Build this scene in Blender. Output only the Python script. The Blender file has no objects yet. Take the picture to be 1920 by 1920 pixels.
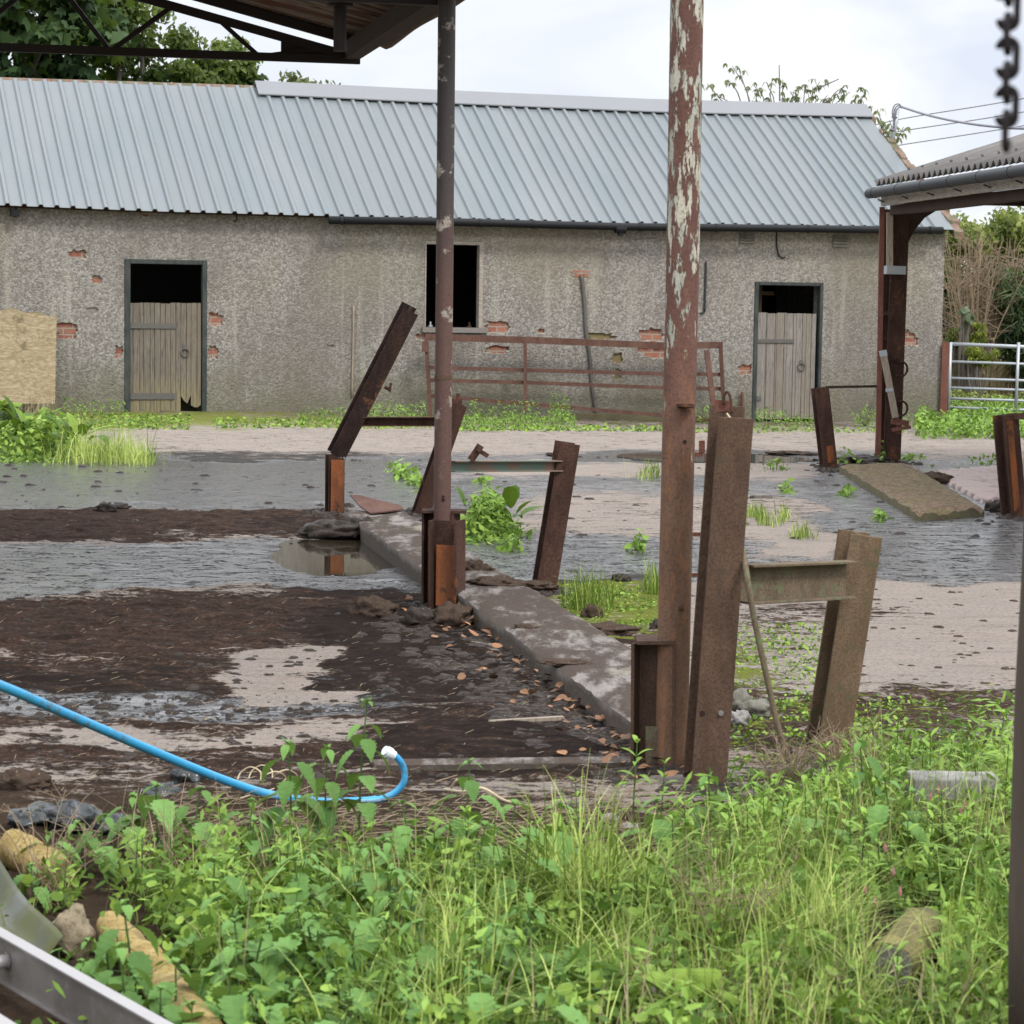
import bpy, math, random
import numpy as np
from mathutils import Vector, Matrix, geometry
random.seed(7); rng = np.random.default_rng(7)
SC = bpy.context.scene
COL = SC.collection
# ------------------------------------------------------------------ camera
F, HZ, CH, ROLL = 4500.0, 566.0, 1.41, .0145
pt = math.atan((960 - HZ) / F)
FW = np.array([0, math.cos(pt), -math.sin(pt)]); RT = np.array([1, 0, 0.]); UP = np.array([0, math.sin(pt), math.cos(pt)])
RX = RT * math.cos(ROLL) + UP * math.sin(ROLL); UX = UP * math.cos(ROLL) - RT * math.sin(ROLL)
CC = np.array([0, 0, CH])
cd = bpy.data.cameras.new("camera"); cam = bpy.data.objects.new("camera", cd); COL.objects.link(cam)
cd.sensor_width = 36; cd.lens = F / 1920 * 36; cd.clip_start = .05; cd.clip_end = 6000
m = Matrix((RX.tolist(), UX.tolist(), (-FW).tolist())).transposed().to_4x4(); m.translation = CC.tolist()
cam.matrix_world = m
cd.dof.use_dof = True; cd.dof.focus_distance = 13.0; cd.dof.aperture_fstop = cd.lens / 6.0
SC.camera = cam
# ------------------------------------------------------------------ world, sun, exposure
SUN_EL, SUN_AZ = math.radians(48), math.radians(140)      # behind the camera, to the right
W = bpy.data.worlds.new("World"); SC.world = W; W.use_nodes = True
def sky():
    nt = W.node_tree; nt.nodes.clear()
    L = nt.links.new; new = nt.nodes.new
    out = new("ShaderNodeOutputWorld"); bg = new("ShaderNodeBackground"); bg.inputs[1].default_value = .1
    st = new("ShaderNodeTexSky"); st.sky_type = 'NISHITA'; st.sun_disc = False; st.sun_elevation = SUN_EL; st.sun_rotation = SUN_AZ
    tc = new("ShaderNodeTexCoord"); mp = new("ShaderNodeMapping"); mp.inputs['Scale'].default_value = (5, 5, 16); mp.inputs['Location'].default_value = (1.3, .2, .7)
    L(tc.outputs['Generated'], mp.inputs[0])
    nz = new("ShaderNodeTexNoise"); nz.inputs['Scale'].default_value = 1.0; nz.inputs['Detail'].default_value = 6; nz.inputs['Distortion'].default_value = .6
    L(mp.outputs[0], nz.inputs[0])
    rp = new("ShaderNodeValToRGB"); rp.color_ramp.elements[0].position = .38; rp.color_ramp.elements[0].color = (.72, .77, .89, 1)
    rp.color_ramp.elements[1].position = .60; rp.color_ramp.elements[1].color = (.97, .985, 1.0, 1)
    L(nz.outputs[0], rp.inputs[0])
    # overcast: brighter towards the zenith
    sx = new("ShaderNodeSeparateXYZ"); L(tc.outputs['Generated'], sx.inputs[0])
    mr = new("ShaderNodeMapRange"); L(sx.outputs[2], mr.inputs[0])
    mr.inputs[1].default_value = 0.125; mr.inputs[2].default_value = .5; mr.inputs[3].default_value = 7.6; mr.inputs[4].default_value = 21.0
    vm = new("ShaderNodeVectorMath"); vm.operation = 'SCALE'; L(rp.outputs[0], vm.inputs[0]); L(mr.outputs[0], vm.inputs[3])
    mx = new("ShaderNodeMix"); mx.data_type = 'RGBA'; mx.inputs[0].default_value = .92
    L(st.outputs[0], mx.inputs[6]); L(vm.outputs[0], mx.inputs[7])
    L(mx.outputs[2], bg.inputs[0]); L(bg.outputs[0], out.inputs[0])
sky()
sl = bpy.data.lights.new("sun", 'SUN'); sl.energy = 1.5; sl.angle = math.radians(12); sl.color = (1, .96, .9)
so = bpy.data.objects.new("sun", sl); COL.objects.link(so)
sd = Vector((math.sin(SUN_AZ) * math.cos(SUN_EL), math.cos(SUN_AZ) * math.cos(SUN_EL), math.sin(SUN_EL)))
so.rotation_euler = sd.to_track_quat('Z', 'Y').to_euler()
SC.view_settings.view_transform = 'Standard'; SC.view_settings.look = 'None'
SC.view_settings.exposure = 0.55; SC.view_settings.gamma = 1.0
SC.cycles.max_bounces = 6; SC.cycles.transparent_max_bounces = 6; SC.cycles.sample_clamp_indirect = 6

# ------------------------------------------------------------------ projection helpers (photo pixel -> world)
def ray(px, py): return FW + (px - 960) / F * RX - (py - 960) / F * UX
def gz(x, y):
    a = np.clip((x + 4) / 8, 0, 1); b = np.clip((y - 22) / 9, 0, 1)
    return -.14 * (a * a * (3 - 2 * a)) * (b * b * (3 - 2 * b))
def G(px, py, dz=0):
    d = ray(px, py); z = 0.0
    for _ in range(8):
        q = CC + d * ((z + dz - CH) / d[2]); z = float(gz(q[0], q[1]))
    return Vector(q.tolist())
def P(px, py, Y):
    d = ray(px, py); return Vector((CC + d * (Y / d[1])).tolist())
def proj(x, y, z):
    dx, dy, dz = x - CC[0], y - CC[1], z - CC[2]
    w = dx * FW[0] + dy * FW[1] + dz * FW[2]
    return 960 + F * (dx * RX[0] + dy * RX[1] + dz * RX[2]) / w, 960 - F * (dx * UX[0] + dy * UX[1] + dz * UX[2]) / w
def at(px, py_base, py):          # point above the ground spot (px,py_base), at picture height py
    return P(px, py, G(px, py_base).y)

# ------------------------------------------------------------------ numpy noise
_pm = rng.permutation(1024)
def vnoise(x, y):
    xi = np.floor(x).astype(int); yi = np.floor(y).astype(int); fx = x - xi; fy = y - yi
    fx = fx * fx * (3 - 2 * fx); fy = fy * fy * (3 - 2 * fy)
    h = lambda a, b: _pm[(_pm[a & 1023] + b) & 1023] / 1023.0
    return (h(xi, yi) * (1 - fx) + h(xi + 1, yi) * fx) * (1 - fy) + (h(xi, yi + 1) * (1 - fx) + h(xi + 1, yi + 1) * fx) * fy
def fbm(x, y, o=4):
    s = 0; a = .5; t = 0
    for i in range(o):
        ca, sa = math.cos(.55 + i * .9), math.sin(.55 + i * .9)           # turn each octave so that no lattice shows
        s = s + a * vnoise((x * ca - y * sa) * 2 ** i + 17.3 * i, (x * sa + y * ca) * 2 ** i + 5.1 * i); t += a; a *= .5
    return s / t

# ------------------------------------------------------------------ materials
class Mat:
    def __init__(s, name):
        s.m = bpy.data.materials.new(name); s.m.use_nodes = True; s.nt = s.m.node_tree; s.nt.nodes.clear()
        s.out = s.nt.nodes.new("ShaderNodeOutputMaterial"); s.b = s.nt.nodes.new("ShaderNodeBsdfPrincipled")
        s.nt.links.new(s.b.outputs[0], s.out.inputs[0]); s.obj = s.nt.nodes.new("ShaderNodeTexCoord").outputs['Object']
    def set(s, node, i, v):
        if isinstance(v, bpy.types.NodeSocket): s.nt.links.new(v, node.inputs[i])
        else:
            if isinstance(v, tuple) and len(v) == 3 and node.inputs[i].type == 'RGBA': v = v + (1,)
            node.inputs[i].default_value = v
    def n(s, t, props={}, **ins):
        nd = s.nt.nodes.new("ShaderNode" + t)
        for k, v in props.items(): setattr(nd, k, v)
        for k, v in ins.items(): s.set(nd, int(k[1:]) if k[0] == '_' else k, v)
        return nd
    def map(s, sc=(1, 1, 1), loc=(0, 0, 0), v=None):
        return s.n('Mapping', _0=v or s.obj, Scale=sc, Location=loc).outputs[0]
    def noise(s, scale, detail=4, rough=.55, v=None, dist=0):
        return s.n('TexNoise', _0=v or s.obj, Scale=scale, Detail=detail, Roughness=rough, Distortion=dist).outputs[0]
    def vor(s, scale, v=None, feat='F1', o=0):
        return s.n('TexVoronoi', {'feature': feat}, _0=v or s.obj, Scale=scale).outputs[o]
    def mr(s, v, a, b, c=0., d=1., smooth=True):
        return s.n('MapRange', {'interpolation_type': 'SMOOTHSTEP' if smooth else 'LINEAR'}, _0=v, _1=a, _2=b, _3=c, _4=d).outputs[0]
    def math(s, op, a, b=0.):
        return s.n('Math', {'operation': op}, _0=a, _1=b).outputs[0]
    def mix(s, f, a, b, mode='MIX'):
        return s.n('Mix', {'data_type': 'RGBA', 'blend_type': mode}, _0=f, _6=a, _7=b).outputs[2]
    def bump(s, h, strength=.5, dist=.01):
        s.set(s.b, 'Normal', s.n('Bump', Height=h, Strength=strength, Distance=dist).outputs[0])
    def fin(s, col, rough=.7, metal=0., spec=.5):
        s.set(s.b, 'Base Color', col); s.set(s.b, 'Roughness', rough); s.set(s.b, 'Metallic', metal); s.set(s.b, 'Specular IOR Level', spec)
        return s.m
    def xyz(s): return s.n('SeparateXYZ', _0=s.obj).outputs
    def attr(s, name): return s.n('Attribute', {'attribute_name': name})
M = {}
def rust(name, a, b, sc=1., spot=None, amt=.5, rough=.85):
    k = Mat(name); v = k.map((1, 1, .35)); n1 = k.noise(9 * sc, 6, .65, v); n2 = k.noise(90 * sc, 5, .7); n3 = k.noise(3.2 * sc, 4)
    c = k.mix(k.mr(n1, .35, .65), a, b)
    c = k.mix(k.mr(n2, .42, .62, 0, .55), c, tuple(x * .45 for x in a))
    if spot: c = k.mix(k.math('MULTIPLY', k.mr(k.noise(14 * sc, 7, .7), .52, .62), k.mr(n3, .62 - .3 * amt, .75 - .3 * amt)), c, spot)
    k.bump(k.math('ADD', n2, k.math('MULTIPLY', n1, .8)), .55, .004)
    M[name] = k.fin(c, rough, 0, .12)
rust('rust_dark', (.045, .024, .018), (.085, .045, .032), 1, (.17, .07, .03), .3)
rust('rust_black', (.022, .014, .012), (.05, .028, .022), 1, (.13, .06, .03), .3)
rust('rust_brown', (.078, .047, .033), (.115, .071, .049), 1.6, (.075, .05, .035), .5)
rust('rust_lichen', (.125, .082, .05), (.175, .12, .077), 1.8, (.09, .085, .045), .7)
rust('rust_moss', (.12, .09, .06), (.17, .125, .085), 1.6, (.12, .13, .07), .9)
rust('rust_orange', (.25, .085, .03), (.12, .05, .028), 1.2, (.05, .03, .022), .5)
rust('rust_red', (.14, .058, .043), (.19, .085, .062), 1.2, (.12, .06, .045), .4)
rust('rust_gate', (.095, .050, .038), (.135, .075, .056), .8, (.12, .06, .045), .4)
def mk():
    # flaking paint on the big pole
    k = Mat('flaking_paint'); v = k.map((2.2, 2.2, .55)); x, y, z = k.xyz()
    n = k.noise(19, 10, .70, v); big = k.noise(2.2, 2, .5, k.map((1.4, 1.4, .55), (3, 1, .2)))
    up = k.mr(z, .60, 1.7, -.13, .085, False)
    mask = k.mr(k.math('ADD', k.math('ADD', n, up), k.math('MULTIPLY', k.math('SUBTRACT', big, .5), .34)), .585, .60)
    r1 = k.noise(11, 6, .65, k.map((1, 1, .4))); r2 = k.noise(110, 4, .7)
    low = k.mix(k.mr(r1, .35, .65), (.125, .068, .040), (.16, .092, .056)); hi = k.mix(k.mr(r1, .35, .65), (.098, .044, .033), (.145, .068, .050))
    rc = k.mix(k.mr(z, .7, 1.35), low, hi)
    rc = k.mix(k.mr(r2, .45, .62, 0, .45), rc, (.05, .027, .02))
    rc = k.mix(k.mr(n, .52, .6, 0, .55), rc, (.22, .095, .04))
    pc = k.mix(k.mr(r1, .4, .6), (.44, .41, .33), (.29, .305, .26)); pc = k.mix(k.mr(r2, .5, .65, 0, .5), pc, (.25, .17, .1))
    k.bump(k.math('ADD', k.math('MULTIPLY', mask, 1.2), k.math('MULTIPLY', r2, .5)), .8, .006); M['flaking_paint'] = k.fin(k.mix(mask, rc, pc), .75, 0, .3)
    # pipe post: dark grey brown top, red rust below
    k = Mat('pipe_post'); x, y, z = k.xyz(); r1 = k.noise(10, 6, .65, k.map((1, 1, .3))); r2 = k.noise(100, 4, .7)
    c = k.mix(k.mr(k.math('ADD', z, k.math('MULTIPLY', r1, .8)), 1.75, 2.5), k.mix(r1, (.075, .036, .028), (.105, .054, .040)), (.035, .028, .026))
    c = k.mix(k.math('MULTIPLY', k.mr(k.noise(9, 6, .7), .56, .62), k.mr(z, .5, .9)), c, (.28, .24, .2))
    c = k.mix(k.mr(r2, .5, .62, 0, .5), c, (.03, .018, .015)); k.bump(r2, .5, .004); M['pipe_post'] = k.fin(c, .62, 0, .4)
    # pebbledash render
    k = Mat('pebbledash'); x, y, z = k.xyz()
    nv = k.n('VectorMath', {'operation': 'ADD'}, _0=k.obj, _1=k.n('VectorMath', {'operation': 'SCALE'}, _0=k.n('TexNoise', _0=k.obj, Scale=9., Detail=3.).outputs[1], _3=.05).outputs[0]).outputs[0]
    vc = k.n('TexVoronoi', {}, _0=nv, Scale=44.).outputs; grain = k.noise(34, 4, .7); fine = k.noise(95, 3, .7)
    col = k.mix(k.mr(k.n('SeparateXYZ', _0=vc[1]).outputs[0], .1, .95), (.158, .144, .128), (.325, .305, .275))
    col = k.mix(k.mr(grain, .42, .60, 0, .5), col, (.15, .131, .11))
    col = k.mix(k.mr(fine, .56, .68, 0, .4), col, (.52, .475, .42))
    st = k.noise(.9, 5, .6, k.map((1, 1, .45))); st2 = k.noise(.55, 5, .6, k.map((1, 1, .8), (4, 2, 1)))
    col = k.mix(k.mr(st, .40, .62, 0, .5), col, (.13, .112, .095))
    col = k.mix(k.math('MULTIPLY', k.mr(st2, .45, .6, 0, .14), k.mr(z, .9, 2.0)), col, (.36, .31, .17))
    drip = k.noise(3.0, 4, .6, k.map((2.2, 1, .12), (7, 0, 0)))
    col = k.mix(k.math('MULTIPLY', k.mr(drip, .54, .68, 0, .45), k.mr(z, 2.5, 1.2)), col, (.36, .33, .27))
    base = k.mr(k.math('ADD', z, k.math('MULTIPLY', k.math('SUBTRACT', k.noise(1.6, 5, .65), .5), 1.5)), .85, -.05)
    col = k.mix(k.math('MULTIPLY', base, .62), col, k.mix(grain, (.075, .072, .05), (.15, .14, .075)))
    k.bump(k.math('ADD', k.math('MULTIPLY', vc[0], -1.0), k.math('MULTIPLY', grain, 1.0)), .6, .012); M['pebbledash'] = k.fin(col, .95, 0, .1)
    # box profile steel sheet
    k = Mat('roof_sheet'); n = k.noise(1.3, 5, .6, k.map((1, .3, .3))); d = k.noise(26, 5, .7)
    c = k.mix(k.mr(n, .3, .7), (.138, .160, .168), (.168, .182, .186)); c = k.mix(k.mr(d, .66, .72, 0, .35), c, (.13, .125, .115))
    c = k.mix(k.mr(k.noise(4, 6, .65, k.map((2.5, .25, .25))), .56, .74, 0, .4), c, (.165, .165, .135)); sheetn = k.n('TexWhiteNoise', {'noise_dimensions': '1D'}, _1=k.math('FLOOR', k.math('MULTIPLY', k.xyz()[0], .97))).outputs[0]; c = k.mix(k.math('MULTIPLY', sheetn, .35), c, (.125, .140, .142)); M['roof_sheet'] = k.fin(c, .5, 0, .3)
    k = Mat('ridge_flash'); n = k.noise(2, 4); M['ridge_flash'] = k.fin(k.mix(n, (.155, .157, .165), (.178, .18, .188)), .45)
    k = Mat('black_plastic'); M['black_plastic'] = k.fin(k.mix(k.noise(5), (.007, .0075, .0085), (.013, .0135, .015)), .6, 0, .2)
    k = Mat('grey_plastic'); M['grey_plastic'] = k.fin(k.mix(k.noise(6), (.026, .028, .031), (.040, .043, .045)), .6, 0, .25)
    # planks (planks run along local z)
    for nm, a, b, gr in (('door_wood', (.115, .097, .076), (.19, .165, .132), .8), ('door_wood_pale', (.17, .15, .13), (.25, .225, .20), .15), ('fascia_wood', (.24, .205, .17), (.36, .32, .275), 0.), ('lath_wood', (.25, .2, .15), (.32, .27, .21), 0)):
        k = Mat(nm); x, y, z = k.xyz(); v = k.map((14, 14, .8)) if nm != 'fascia_wood' else k.map((2.0, 2.0, 14))
        n = k.noise(4, 6, .65, v); big = k.noise(1.8, 3)
        pl = k.math('FRACT', k.math('MULTIPLY', x, 7.6)); tone = k.n('TexWhiteNoise', {'noise_dimensions': '1D'}, _1=k.math('FLOOR', k.math('MULTIPLY', x, 7.6))).outputs[0]
        c = k.mix(k.mr(n, .3, .7), a, b); c = k.mix(k.mr(k.noise(9, 6, .7, v), .50, .64, 0, .75), c, tuple(q * .4 for q in a))
        if nm[:4] == 'door':
            c = k.mix(k.math('MULTIPLY', tone, .5), c, k.mix(n, (.13, .10, .075), (.22, .18, .13)))
            gap = k.mr(k.math('ABSOLUTE', k.math('SUBTRACT', pl, .5)), .465, .485); c = k.mix(gap, c, (.012, .01, .008))
            c = k.mix(k.math('MULTIPLY', k.mr(z, .55, .1, 0, gr), k.mr(n, .3, .7)), c, (.24, .20, .085))
            k.bump(k.math('SUBTRACT', n, k.math('MULTIPLY', gap, 2.)), .6, .008)
        else: k.bump(n, .5, .004)
        M[nm] = k.fin(c, .85, 0, .2)
    k = Mat('frame_paint'); n = k.noise(11, 6, .65, k.map((1, 1, .4))); c = k.mix(k.mr(n, .35, .6), (.012, .019, .018), (.034, .040, .034)); c = k.mix(k.mr(n,   .64, .72), c, (.12, .105, .08)); M['frame_paint'] = k.fin(c, .7)
    k = Mat('iron'); M['iron'] = k.fin(k.mix(k.noise(20, 5), (.055, .05, .045), (.12, .11, .095)), .7)
    k = Mat('brick'); x, y, z = k.xyz(); v = k.n('CombineXYZ', _0=x, _1=z, _2=0.).outputs[0]
    bt = k.n('TexBrick', {'offset': .5}, Vector=v, Color1=(.29, .115, .075), Color2=(.20, .078, .058), Mortar=(.27, .235, .19), Scale=1., **{'Mortar Size': .010, 'Brick Width': .225, 'Row Height': .078}).outputs
    c = k.mix(k.mr(k.noise(22, 6, .7), .45, .68, 0, .6), bt[0], (.34, .21, .15)); c = k.mix(k.mr(k.noise(8, 4), .56, .7, 0, .55), c, (.16, .09, .065)); k.bump(k.math('MULTIPLY', bt[1], -1), .8, .012); M['brick'] = k.fin(c, .9, 0, .1)
    k = Mat('brick_mossy'); c = k.mix(k.noise(8, 5), (.20, .14, .06), (.13, .11, .05)); M['brick_mossy'] = k.fin(c, .95)
    k = Mat('render_edge'); n = k.noise(30, 5, .7); c = k.mix(n, (.27, .245, .21), (.38, .35, .30)); k.bump(n, .8, .01); M['render_edge'] = k.fin(c, .95, 0, .1)
    k = Mat('coping'); n = k.noise(12, 6, .7); c = k.mix(k.mr(n, .35, .65), (.17, .085, .055), (.19, .155, .115)); c = k.mix(k.mr(k.noise(5, 4), .5, .6), c, (.11, .105, .055)); k.bump(n, 1, .03); M['coping'] = k.fin(c, .95)
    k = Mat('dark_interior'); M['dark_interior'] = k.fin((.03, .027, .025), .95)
    k = Mat('galvanised'); M['galvanised'] = k.fin(k.mix(k.noise(9, 4), (.30, .325, .34), (.42, .44, .46)), .42, .35)
    k = Mat('aluminium'); n = k.noise(7, 6, .65, k.map((1, 1, 1))); c = k.mix(k.mr(n, .35, .7), (.21, .19, .175), (.14, .122, .11)); c = k.mix(k.mr(k.noise(60, 4, .7), .58, .68, 0, .5), c, (.3, .29, .275)); k.bump(n, .2, .003); M['aluminium'] = k.fin(c, .45, .25)
    k = Mat('aluminium_bright'); M['aluminium_bright'] = k.fin(k.mix(k.noise(12, 4), (.42, .40, .39), (.34, .325, .32)), .35, .3)
    # plywood
    k = Mat('plywood'); v = k.map((1.4, 1.4, 5.0)); n = k.noise(2.6, 7, .65, v, 3.5); w = k.n('TexWave', {'bands_direction': 'Z'}, _0=k.map((1, 1, 1.2)), Scale=4., Distortion=22., Detail=4.).outputs[1]
    c = k.mix(k.mr(n, .35, .65), (.20, .155, .085), (.30, .245, .155)); c = k.mix(k.mr(w, .62, .95, 0, .42), c, (.15, .10, .05)); c = k.mix(k.mr(k.noise(2.3, 5, .65), .56, .66, 0, .6), c, (.15, .14, .06)); c = k.mix(k.mr(k.noise(5, 7, .7), .56, .66, 0, .7), c, (.08, .06, .035)); M['plywood'] = k.fin(c, .8, 0, .2)
    # corrugated cement
    k = Mat('cement_sheet'); n = k.noise(3, 6, .65); c = k.mix(k.mr(n, .3, .7), (.125, .113, .106), (.18, .168, .158)); c = k.mix(k.mr(k.noise(7, 5, .7), .63, .69, 0, .8), c, (.36, .33, .12)); M['cement_sheet'] = k.fin(c, .9, 0, .15)
    k = Mat('roof_under'); n = k.noise(2.2, 6, .6, k.map((.35, 5, 1))); c = k.mix(k.mr(n, .38, .6), (.24, .20, .16), (.12, .055, .035)); c = k.mix(k.mr(k.noise(4, 5, .6, k.map((.35, 4, 1), (3, 2, 0))), .56, .64), c, (.075, .03, .022)); M['roof_under'] = k.fin(c, .85, 0, .2)
    k = Mat('truss_steel'); M['truss_steel'] = k.fin(k.mix(k.noise(7, 5), (.012, .009, .009), (.03, .02, .018)), .7, 0, .3)
    k = Mat('brown_beam'); M['brown_beam'] = k.fin(k.mix(k.noise(5, 5, .6, k.map((1, 1, 3))), (.03, .018, .013), (.06, .035, .026)), .8, 0, .2)
    k = Mat('blue_pipe'); n = k.noise(30, 5, .7); c = k.mix(k.mr(n, .45, .75, 0, .45), (.03, .27, .50), (.09, .26, .36)); c = k.mix(k.math('MULTIPLY', k.mr(k.noise(5, 5, .6), .5, .62), k.mr(k.noise(50, 5, .7), .42, .6, 0, .8)), c, (.10, .10, .085)); M['blue_pipe'] = k.fin(c, .38)
    k = Mat('white_plastic'); M['white_plastic'] = k.fin(k.mix(k.noise(40, 4), (.7, .72, .72), (.5, .52, .52)), .4)
    k = Mat('black_sheet'); n = k.noise(9, 5, .6, None, 1.5); k.bump(n, .35, .02); M['black_sheet'] = k.fin(k.mix(n, (.008, .010, .010), (.016, .02, .019)), .26)
    # stones, logs
    for nm, a, b, s, sc in (('boulder', (.17, .135, .085), (.26, .215, .145), (.09, .075, .04), 1), ('yellow_log', (.25, .175, .055), (.36, .27, .11), (.09, .068, .03), 1), ('moss_log', (.13, .11, .05), (.22, .20, .07), (.07, .06, .035), 1), ('pale_stone', (.20, .19, .175), (.30, .285, .265), (.2, .185, .165), 1), ('grey_stone', (.13, .12, .10), (.20, .19, .16), (.13, .13, .07), 1)):
        k = Mat(nm); n = k.noise(11, 6, .65); f2 = k.noise(70, 4, .7); c = k.mix(k.mr(n, .35, .65), a, b); c = k.mix(k.mr(f2, .5, .66, 0, .7), c, s); c = k.mix(k.mr(k.noise(5, 5), .55, .66, 0, .7), c, s); k.bump(k.math('ADD', n, f2), .7, .012); M[nm] = k.fin(c, .9, 0, .2)
    k = Mat('conc_block'); n = k.noise(9, 6, .65, k.map((1, 1, .5))); c = k.mix(k.mr(n, .4, .6), (.15, .147, .135), (.24, .235, .215)); c = k.mix(k.mr(k.noise(6, 5, .7), .5, .62, 0, .8), c, (.11, .12, .075)); k.bump(k.noise(120, 3), .5, .004); M['conc_block'] = k.fin(c, .9, 0, .2)
    k = Mat('kerb_concrete'); x, y, z = k.xyz(); n = k.noise(4.2, 10, .72, k.map((2.0, .7, 1))); f2 = k.noise(60, 5, .7)
    c = k.mix(f2, (.16, .142, .128), (.30, .27, .245)); side = k.mr(k.n('SeparateXYZ', _0=k.n('NewGeometry').outputs['Normal']).outputs[2], .5, .8)
    c = k.mix(k.mr(k.noise(2.2, 4), .52, .64, 0, .35), c, (.19, .185, .08))
    c = k.mix(k.math('MULTIPLY', k.mr(n, .36, .54), side), c, k.mix(f2, (.035, .025, .019), (.085, .06, .045)))
    c = k.mix(k.math('MULTIPLY', k.math('SUBTRACT', 1., side), k.mr(k.math('ADD', z, k.math('MULTIPLY', k.math('SUBTRACT', n, .5), .14)), .085, .045, .25, .96)), c, k.mix(f2, (.035, .027, .021), (.12, .097, .077)))  # side faces darken towards the base: shade painted in along with splashed dirt
    k.bump(k.math('ADD', f2, k.math('MULTIPLY', n, 2.)), .7, .012); M['kerb_concrete'] = k.fin(c, .9, 0, .2)
    k = Mat('mossy_concrete'); n = k.noise(5, 8, .68); f2 = k.noise(45, 5, .7); side = k.mr(k.n('SeparateXYZ', _0=k.n('NewGeometry').outputs['Normal']).outputs[2], .4, .8)
    c = k.mix(k.mr(n, .40, .56), (.15, .10, .065), (.125, .098, .045)); c = k.mix(k.mr(k.noise(14, 6, .7), .46, .58, 0, .7), c, (.07, .05, .035)); c = k.mix(k.mr(f2, .54, .64, 0, .7), c, (.30, .24, .18)); c = k.mix(k.math('MULTIPLY', k.math('SUBTRACT', 1., side), .85), c, k.mix(n, (.035, .033, .022), (.19, .175, .10))); k.bump(k.math('ADD', f2, n), .8, .015); M['mossy_concrete'] = k.fin(c, .92, 0, .15)
    k = Mat('pad_concrete'); f2 = k.noise(40, 5, .7); c = k.mix(f2, (.23, .165, .145), (.33, .27, .245)); c = k.mix(k.mr(k.math('ADD', k.attr('tint').outputs[2], k.math('MULTIPLY', k.math('SUBTRACT', f2, .5), .5)), .22, .5, .85, 0), c, (.075, .045, .035)); c = k.mix(k.mr(k.noise(4, 6, .65), .5, .65, 0, .5), c, (.14, .09, .065)); M['pad_concrete'] = k.fin(c, .75)  # tint darkens the grooves: groove shadow painted in together with mud
    k = Mat('mud'); n = k.noise(25, 6, .7); c = k.mix(n, (.014, .011, .009), (.05, .036, .027)); c = k.mix(k.mr(k.noise(90, 3), .66, .70, 0, .6), c, (.26, .19, .11)); k.bump(n, 1, .015); M['mud'] = k.fin(c, k.mr(n, .3, .7, .45, .9), 0, .25)
    k = Mat('mud_brown'); n = k.noise(25, 6, .7); c = k.mix(n, (.035, .025, .019), (.095, .067, .05)); c = k.mix(k.mr(k.noise(90, 3), .64, .70, 0, .6), c, (.28, .2, .12)); k.bump(n, 1, .015); M['mud_brown'] = k.fin(c, .9, 0, .04)
    k = Mat('puddle_water'); n = k.noise(5, 4); k.bump(n, .05, .01); M['puddle_water'] = k.fin((.028, .022, .014), .03, 0, .6)
    k = Mat('dead_leaf'); t = k.attr('tint').outputs[2]; M['dead_leaf'] = k.fin(k.mix(t, (.09, .045, .022), (.34, .16, .07)), .75)
    k = Mat('straw'); t = k.attr('tint').outputs[2]; M['straw'] = k.fin(k.mix(t, (.20, .15, .09), (.40, .32, .21)), .8)
    k = Mat('twine'); M['twine'] = k.fin(k.mix(k.noise(50), (.38, .30, .18), (.55, .46, .32)), .8)
    k = Mat('dark_wood'); n = k.noise(9, 6, .7, k.map((2, 2, .3))); k.bump(n, 1, .01); M['dark_wood'] = k.fin(k.mix(n, (.045, .034, .026), (.12, .095, .075)), .9, 0, .15)
    k = Mat('bark'); n = k.noise(9, 6, .7, k.map((2, 2, .4))); M['bark'] = k.fin(k.mix(n, (.06, .05, .042), (.17, .145, .125)), .9)
    k = Mat('twig'); M['twig'] = k.fin(k.mix(k.noise(3), (.17, .12, .075), (.27, .20, .13)), .9)
    k = Mat('wire'); M['wire'] = k.fin((.16, .15, .18), .6)
    k = Mat('chain_iron'); M['chain_iron'] = k.fin(k.mix(k.noise(60), (.008, .006, .006), (.025, .018, .018)), .7, 0, .2)
    k = Mat('green_paint'); n = k.noise(8, 5); M['green_paint'] = k.fin(k.mix(k.mr(n, .4, .6), (.085, .13, .10), (.16, .10, .07)), .6)
    k = Mat('clear_sheet'); n = k.noise(6, 6, .65, k.map((2, .6, 1))); c = k.mix(k.mr(n, .38, .62), (.075, .08, .062), (.085, .09, .036)); c = k.mix(k.mr(k.noise(3, 5), .56, .66), c, (.12, .125, .11)); M['clear_sheet'] = k.fin(c, .6, 0, .2)
    k = Mat('pink'); M['pink'] = k.fin((.36, .13, .16), .7)
mk()
def leafmat(name, a, b, trans=.35, rough=.5):
    k = Mat(name); t = k.attr('tint').outputs[2]; n = k.noise(35, 3)
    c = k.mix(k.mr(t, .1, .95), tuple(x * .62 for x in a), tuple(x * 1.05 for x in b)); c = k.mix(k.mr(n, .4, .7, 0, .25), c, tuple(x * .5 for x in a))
    k.fin(c, rough, 0, .12)
    tr = k.n('BsdfTranslucent', Color=k.mix(.35, c, (.30, .42, .03))); ms = k.n('MixShader', _0=trans)
    k.nt.links.new(k.b.outputs[0], ms.inputs[1]); k.nt.links.new(tr.outputs[0], ms.inputs[2]); k.nt.links.new(ms.outputs[0], k.out.inputs[0])
    M[name] = k.m
leafmat('nettle_leaf', (.06, .145, .032), (.155, .285, .075), .24)
leafmat('weed_leaf', (.09, .18, .025), (.235, .37, .07), .24)
leafmat('dock_leaf', (.085, .17, .02), (.21, .31, .05), .24)
leafmat('grass_blade', (.14, .23, .03), (.47, .55, .16), .24)
leafmat('herb_leaf', (.08, .165, .02), (.27, .39, .07), .24)
leafmat('sycamore_leaf', (.022, .05, .02), (.06, .10, .036), .3)
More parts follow.
